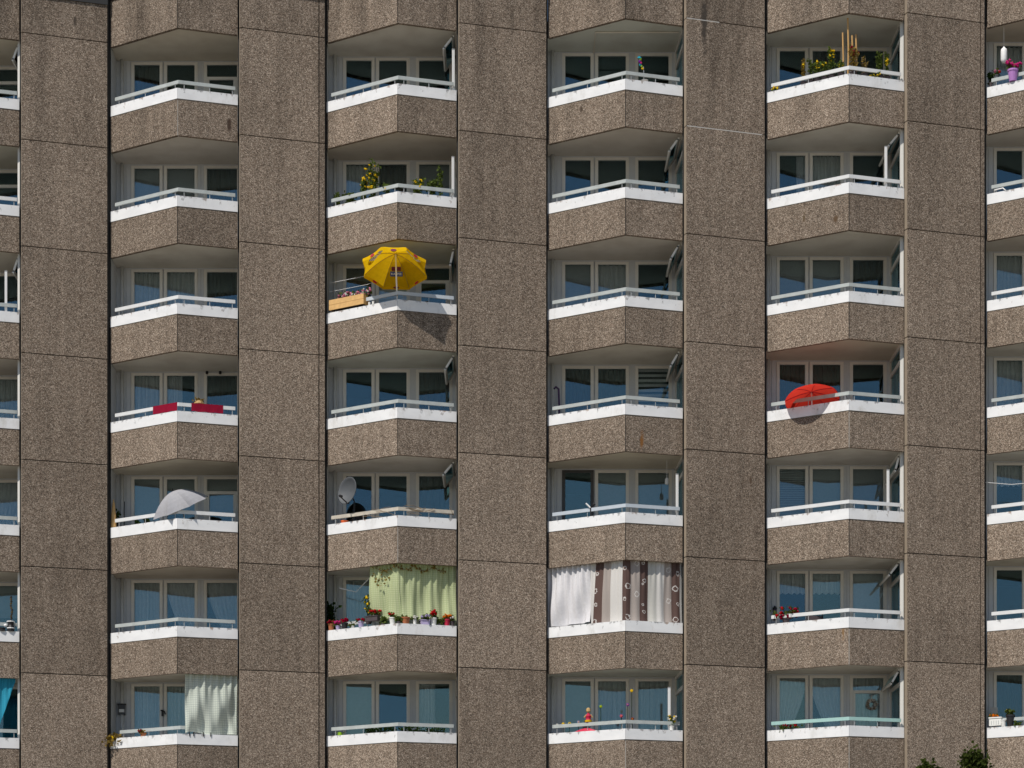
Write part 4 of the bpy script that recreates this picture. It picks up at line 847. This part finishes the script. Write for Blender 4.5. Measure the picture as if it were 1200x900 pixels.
# fourth full column
t_ = plant('flowering_plant', P3(4, 5, 921, .10, .0), .30, .34, 'bright red geraniums trailing through a white rail', nl=110, ls=.06, nst=9, fl=['fl_red', 'fl_crimson'], nf=18, fs=.05, potspec=(.10, .12, 'darkbox'), ftop=1.2)
b = Vector((X(908, YW[4] - .05), YW[4] - .06, T(4, 5) + .55)); t_ = thing('wall_lantern', b, 'dark red lantern on the siding above the red geraniums', 'lantern')
mb = MB(); mb.lathe([(.01, .09), (.06, .03), (.06, 0), (.05, -.01)], b, 8); mb.build('cap', 'black', t_, b); mb = MB(); mb.lathe([(.045, -.01), (.05, -.1), (.04, -.18)], b, 8); mb.build('body', 'purple', t_, b); mb = MB(); mb.lathe([(.04, -.2), (.055, -.26), (.01, -.3)], b, 8); mb.build('base', 'letter_dark', t_, b)
b = Vector((X(955, YE[4] + 1.5), YE[4] + 1.5, T(4, 5) - .94)); t_ = thing('garden_chair', b, 'dark chair back showing above the rail right of the geraniums', 'chair'); mb = MB(); mb.tube([b + Vector((-.2, 0, 0)), b + Vector((-.2, .05, 1.32)), b + Vector((.2, .05, 1.32)), b + Vector((.2, 0, 0))], .018, 5); mb.build('frame', 'black', t_, b)
mb = MB(); mb.box(b.x - .19, b.x + .19, b.y + .03, b.y + .06, b.z + .85, b.z + 1.2); mb.build('backrest', 'darkbox', t_, b); mb = MB(); mb.box(b.x - .2, b.x + .2, b.y - .4, b.y, b.z + .42, b.z + .46); mb.build('seat', 'darkbox', t_, b)
for sg in (-.19, .19): mb = MB(); mb.tube([b + Vector((sg, -.39, 0)), b + Vector((sg, -.39, .42))], .015, 5); mb.build('leg', 'black', t_, b)
plant('flowering_plant', P3(4, 6, 922, .12, -.03), .12, .32, 'low dark red flowers under the mint green rail', nl=70, nst=8, fl=['fl_crimson', 'fl_red'], nf=12, fs=.035, potspec=(.08, .05, 'darkbox'))
b = Vector((X(1021.5, YW[4] - .02), YW[4] - .04, unp(0, 826, YW[4]).z)); t_ = thing('wreath', b, 'dry wreath hanging on the transom window above the mint rail', 'wreath'); mb = MB(); rr = random.Random(3)
mb.tube([b + Vector((.11 * math.cos(k * .393), 0, .11 * math.sin(k * .393))) for k in range(17)], .03, 6); mb.build('ring', 'twine', t_, b); m2 = MB()
for k in range(120): a = rr.uniform(0, 6.28); m2.leaf(b + Vector((rr.gauss(.11, .015) * math.cos(a), -.02, rr.gauss(.11, .015) * math.sin(a))), .06, 0, rr)
o = m2.build('leaves', 'board', t_, b); o['kind'] = 'stuff'; mb = MB(); mb.tube([b + Vector((0, 0, .12)), b + Vector((0, 0, .26))], .008, 4); mb.build('ribbon', 'white', t_, b)
# right cut-off column
Yl = C[5].y + .1; b = unp(1176.5, 50, Yl); b.z = T(5, 0) + ST - 1.15; ly = unp(1176.5, 65, Yl).z; t_ = thing('paper_lantern', b, 'white barrel shaped lantern hanging above a purple flower pot', 'lantern'); mb = MB(); mb.tube([b, (b.x, b.y, ly + .2)], .006, 4); mb.build('cord', 'white', t_, b)
mb = MB(); q0 = Vector((b.x, b.y, ly)); mb.lathe([(.01, .24), (.03, .20), (.075, .16), (.085, .10), (.085, -.12), (.06, -.19), (.01, -.21)], q0, 12); mb.build('shade', 'white', t_, b, True)
plant('flower_pot', P3(5, 0, 1187, .02, .02), .22, .17, 'purple pot of bright pink flowers on the right edge ledge', 'flower pot', nl=60, nst=6, fl='fl_hotpink', nf=13, fs=.05, potspec=(.13, .30, 'purplepot'))
plant('flower_pot', P3(5, 0, 1168, .14, .18), .14, .07, 'small grey pot of coral flowers left of the purple pot', 'flower pot', nl=25, nst=4, fl=['fl_red', 'fl_pink'], nf=7, potspec=(.06, .14, 'steel'))
plant('balcony_plant', P3(5, 0, 1161, .16, .05), .30, .06, 'dark plant at the left end of the purple pot balcony', nl=60, nst=4, leaf='leaf_dark', potspec=(.05, .12, 'darkbox'))
b = P3(5, 1, 1171, .06, .0); mb = MB(); tl = (E[5] - C[5]).normalized(); t3 = Vector((tl.x, tl.y, 0)); mb.tube([b - t3 * .14, b - t3 * .13 + Vector((0, 0, .09)), b + t3 * .1 + Vector((0, 0, .10)), b + t3 * .2 + Vector((0, 0, .0))], .018, 6); tag(mb.build('shower_hose', 'white', None, b, True), 'bent white tube lying on the ledge, right edge second balcony', 'tube')
p = Vector((C[5].x + .02, C[5].y + .05, T(5, 4) + .82)); mb = MB(); mb.tube([p - Vector((.12, .0, -.02)), p + Vector((.6, -.1, -.06)), p + Vector((1.4, -.4, -.05))], .007, 4); tag(mb.build('clothes_line', 'white', None, p), 'single clothes line across the right edge fifth balcony', 'line')
t_ = thing('planter_box', P3(5, 6, 1166, .0, .05), 'white lattice planter with orange flowers at the right edge', 'planter'); trough(t_, 5, 6, 1159, 1173, -.01, .04, .22, .16, 'whitepot'); a, b_ = par(5, 1162, -.013), par(5, 1170, -.013)
for k in range(4): 
    p = a + (b_ - a) * (k / 3); mb = MB(); mb.bar((*p, T(5, 6) + .07), (*p, T(5, 6) + .17), .012, .006); mb.build('lattice_bar', 'rail_grey', t_, (*p, T(5, 6)))
plant('x', P3(5, 6, 1164, .07, .22), .10, .10, 'x', root=t_, nl=40, fl='fl_orange', nf=9, fs=.04)
plant('flower_pot', P3(5, 6, 1184, .07, .0), .18, .12, 'black pot with a leafy green plant near the right edge', 'flower pot', nl=90, potspec=(.11, .30, 'black'), fl='fl_yellow', nf=2)
b = P3(5, 6, 1176, .03, .0); t_ = thing('flower_pot', b, 'small empty white pot left of the black pot', 'flower pot'); pot(t_, b, .07, .18, 'whitepot')
plant('balcony_plant', P3(5, 6, 1193, .04, .0), .10, .10, 'low green plant right of the black pot', nl=70, nst=5)
b = Vector((X(1162, C[5].y + .75), C[5].y + .75, T(5, 6) - .94)); mb = MB(); mb.box(b.x - .02, b.x + .16, b.y, b.y + .03, b.z, b.z + 1.55); o = mb.build('board', 'board', None, b); tag(o, 'pale upright board behind the orange flowers planter', 'board')
# left cut-off column
Yp = YE[0] + .6; b = Vector((X(7, Yp), Yp, T(0, 2) - .94))
rr = random.Random(4); bl = thing('bead_string', unp(13.5, 700, YE[0] + 1.2), 'brown bead string hanging in a cut-off left balcony', 'string'); o = WL[bl.name]
for k in range(11): mb = MB(); mb.blob(o + Vector((rr.uniform(-.02, .02), 0, -.055 * k)), .034, 0, 6); mb.build('bead', 'tan' if k % 2 else 'twine', bl, o)
for px, h, lab in ((2.5, .10, 'small black ornament at the left picture edge'), (12.5, .30, 'black and white striped lantern on the left edge ledge')):
    b = P3(0, 5, px, .03, .001); t_ = thing('ornament', b, lab, 'ornament'); mb = MB(); mb.lathe([(.01, 0), (.09, 0), (.10, h * .3), (.07, h * .55), (.09, h * .8), (.03, h), (.01, h)], b, 10); mb.build('body', 'black', t_, b)
    if h > .2:
        for z in (.07, .24): mb = MB(); mb.lathe([(.102, z), (.106, z + .012), (.102, z + .024)], b, 10); mb.build('band', 'white', t_, b)
    else:
        b2 = P3(0, 5, 6.5, .03, .15); mb = MB(); mb.blob(b2, .05, 0, 8); mb.build('ball', 'white', t_, b)
# first full column
plant('trailing_plant', P3(1, 6, 133, .0, .02), .24, .30, 'yellowing trailing plant hanging over the bottom left ledge', nl=170, leaf='leaf_dry', ls=.07, nst=9, droop=True, fl='fl_yellow', nf=4, fs=.03)
plant('flower_pot', P3(1, 6, 168, .10, .0), .06, .09, 'small brown pot under the rail right of trailing plant', 'flower pot', nl=40, leaf='leaf_dry', potspec=(.08, .09, 'terracotta'), fl='fl_crimson', nf=3)
b = Vector((X(142.5, YW[1] - .1), YW[1] - .1, unp(0, 831, YW[1]).z)); t_ = thing('letter_box', b, 'small grey box mounted on siding above the trailing plant', 'box'); mb = MB(); mb.box(b.x - .09, b.x + .09, b.y - .05, b.y + .06, b.z - .16, b.z + .10); mb.build('body', 'steel', t_, b); mb = MB(); mb.prism([(b.x - .11, b.y - .07), (b.x + .11, b.y - .07), (b.x + .11, b.y + .06), (b.x - .11, b.y + .06)], b.z + .10, b.z + .13); mb.build('lid', 'black', t_, b); mb = MB(); mb.box(b.x - .06, b.x + .08, b.y - .058, b.y - .051, b.z - .10, b.z - .02); mb.build('label_plate', 'white', t_, b)
b = Vector((X(190.5, YW[1] - .05), YW[1] - .06, unp(0, 835, YW[1]).z)); t_ = thing('padlock', b, 'dark lock fitting on the door frame beside the checked cloth', 'lock'); mb = MB(); mb.bar(b + Vector((0, 0, -.10)), b + Vector((0, 0, .06)), .06, .05, Vector((1, 0, 0))); mb.build('plate', 'black', t_, b); mb = MB(); mb.tube([b + Vector((-.04, -.03, .05)), b + Vector((.06, -.06, .01)), b + Vector((.09, -.06, -.06))], .02, 5); mb.build('lever', 'black', t_, b)
for px in (222, 227, 238.5, 247):
    b = P3(1, 6, px, -.02, -.02); mb = MB(); mb.box(b.x - .012, b.x + .012, b.y - .012, b.y + .03, b.z - .03, b.z + .07); tag(mb.build('clothes_peg', 'black', None, b), {222: 'leftmost', 227: 'second', 238.5: 'third', 247: 'rightmost'}[px] + ' dark clothes peg below the pale checked cloth', 'peg', 'clothes pegs below the checked cloth')
b = P3(1, 3, 233, .22, .05); t_ = thing('straw_basket', b, 'round straw coloured plant ball behind the right burgundy towel', 'basket'); mb = MB(); mb.blob(b + Vector((0, 0, .22)), .13, 0, 12); mb.build('body', 'tan', t_, b); m2 = MB()
for k in range(70): m2.leaf(b + Vector((rr.gauss(0, .06), rr.gauss(0, .06), .26 + rr.gauss(0, .04))), .07, 0, rr)
o = m2.build('leaves', 'leaf_dry', t_, b); o['kind'] = 'stuff'
b = Vector((C[1].x + .06, C[1].y + .12, T(1, 4) - .94)); t_ = thing('folded_parasol', b, 'folded beige parasol standing in the corner left of silver umbrella', 'umbrella'); mb = MB(); mb.lathe([(.02, .9), (.08, 1.0), (.065, 1.3), (.03, 1.62), (.01, 1.66)], b, 10); mb.build('canopy', 'wood', t_, b); mb = MB(); mb.tube([b, b + Vector((0, 0, 1.7))], .015, 6); mb.build('pole', 'wood', t_, b)
b = Vector((X(145, YE[1] + 1.8), YE[1] + 1.8, T(1, 4) - .94)); t_ = thing('broom', b, 'thin dark broom stick standing against the siding left of silver umbrella', 'broom'); mb = MB(); mb.tube([b, b + Vector((0, .1, 1.75))], .014, 5); mb.build('handle', 'black', t_, b); mb = MB(); mb.box(b.x - .15, b.x + .15, b.y - .03, b.y + .03, b.z, b.z + .1); mb.build('brush', 'black', t_, b)
for px, h, mat, lab in ((136, .30, 'black', 'black pot in the corner behind the silver umbrella rail'), (160, .08, 'darkbox', 'dark low pot under the rail left of silver umbrella'), (172, .10, 'black', 'black small pot just left of the silver umbrella')):
    b = P3(1, 4, px, .22, -.04); plant('flower_pot', b, .1 if px > 140 else .25, .08, lab, 'flower pot', nl=40, leaf='leaf_dark', potspec=(.07, h, mat))
for z in (0, 1):
    b = Vector((X(242.5 + 15.5 * z, YW[1] - .05), YW[1] - .05, unp(0, 437, YW[1]).z)); mb = MB(); mb.lathe([(.01, -.05), (.035, -.04), (.035, .03), (.01, .04)], b, 8); tag(mb.build('spotlight', 'black', None, b), 'small dark hook above the right window, %s of the pair' % ('left' if z == 0 else 'right'), 'hook', 'hooks above the burgundy towels')

# ---- tree tops in front of the tower
def tree(px, ytop, Y, crown_r, crown_h, lab, nl, seed, point):
    rr = random.Random(seed); top = unp(px, ytop, Y); base = Vector((top.x, Y, GROUND)); t_ = thing('tree', base, lab, 'tree'); H = top.z - GROUND
    mb = MB(); mb.tube([base, base + Vector((.05, 0, H * .35)), base + Vector((-.03, .03, H * .7)), top - Vector((0, 0, .2))], .13, 8, 0, .015); limbs = []
    for k in range(22):
        z = H * rr.uniform(.32, .95); a = rr.uniform(0, 6.28); fr = (1 - z / H); l = crown_r * min(1, .07 + fr * point) * rr.uniform(.7, 1.05); p0 = base + Vector((0, 0, z)); p1 = p0 + Vector((math.cos(a) * l, math.sin(a) * l, l * .55)); mb.tube([p0, (p0 + p1) / 2 + Vector((0, 0, l * .05)), p1], .03, 5, 0, .008); limbs.append((p0, p1))
    mb.build('trunk', 'bark', t_, base); ml_ = MB()
    for k in range(nl):
        p0, p1 = rr.choice(limbs); u = rr.random() ** .6; c0 = p0 + (p1 - p0) * u
        if rr.random() < .25: c0 = base + Vector((rr.gauss(0, .05), rr.gauss(0, .05), H * rr.uniform(.6, .97)))
        ml_.leaf(c0 + Vector((rr.gauss(0, .09), rr.gauss(0, .09), rr.gauss(0, .08))), .085 * rr.uniform(.6, 1.2), 0, rr)
    o = ml_.build('crown', 'leaf_tree', t_, base); o['kind'] = 'stuff'
M['leaf_tree'] = leafmat('tree_leaf', (.015, .03, .008), (.075, .09, .02))
tree(1141.5, 875, 52, 1.3, 3.2, 'narrow green tree top at the bottom right pier', 9000, 21, .9)
tree(1086, 889, 52.5, 1.5, 3.0, 'low yellowish green tree top left of the narrow one', 9000, 22, 1.2)

# white upright boards standing at the right end of some rails
for (c, r, px, ytop, lab) in ((4, 1, 1038.5, 172, 'white upright post at the rail end, second balcony, fourth full column'), (2, 1, 531, 184, 'white upright post right of the tall thin sapling'), (2, 0, 531.5, 58, 'white upright post at the rail end, top balcony, second full column'), (3, 4, 793.8, 556, 'white upright post at the right end of the blue grey rail'),
                              (4, 4, 1041, 551, 'white upright post at the rail end, fifth balcony, fourth full column'), (3, 6, 784.5, 806, 'white upright post beside the yellow plant, flower stake balcony'), (0, 2, 7, 318, 'white upright post at the left picture edge, third balcony')):
    p = par(c, px, .13); b = Vector((p.x, p.y, T(c, r) - .94)); zt = unp(px, ytop, p.y).z; a, e, f = off(c, .13); d = (f - e).normalized(); n = Vector((-d.y, d.x)); t_ = thing('screen_post', b, lab, 'post', 'white posts at the rail ends')
    mb = MB(); w = .03; mb.prism([p - d * w, p + d * w, p + d * w + n * .035, p - d * w + n * .035], b.z, zt); mb.build('board', 'white', t_, b)
    mb = MB(); mb.prism([p - d * (w + .006) - n * .004, p + d * (w + .006) - n * .004, p + d * (w + .006) + n * .039, p - d * (w + .006) + n * .039], zt, zt + .02); mb.build('cap', 'post', t_, b)
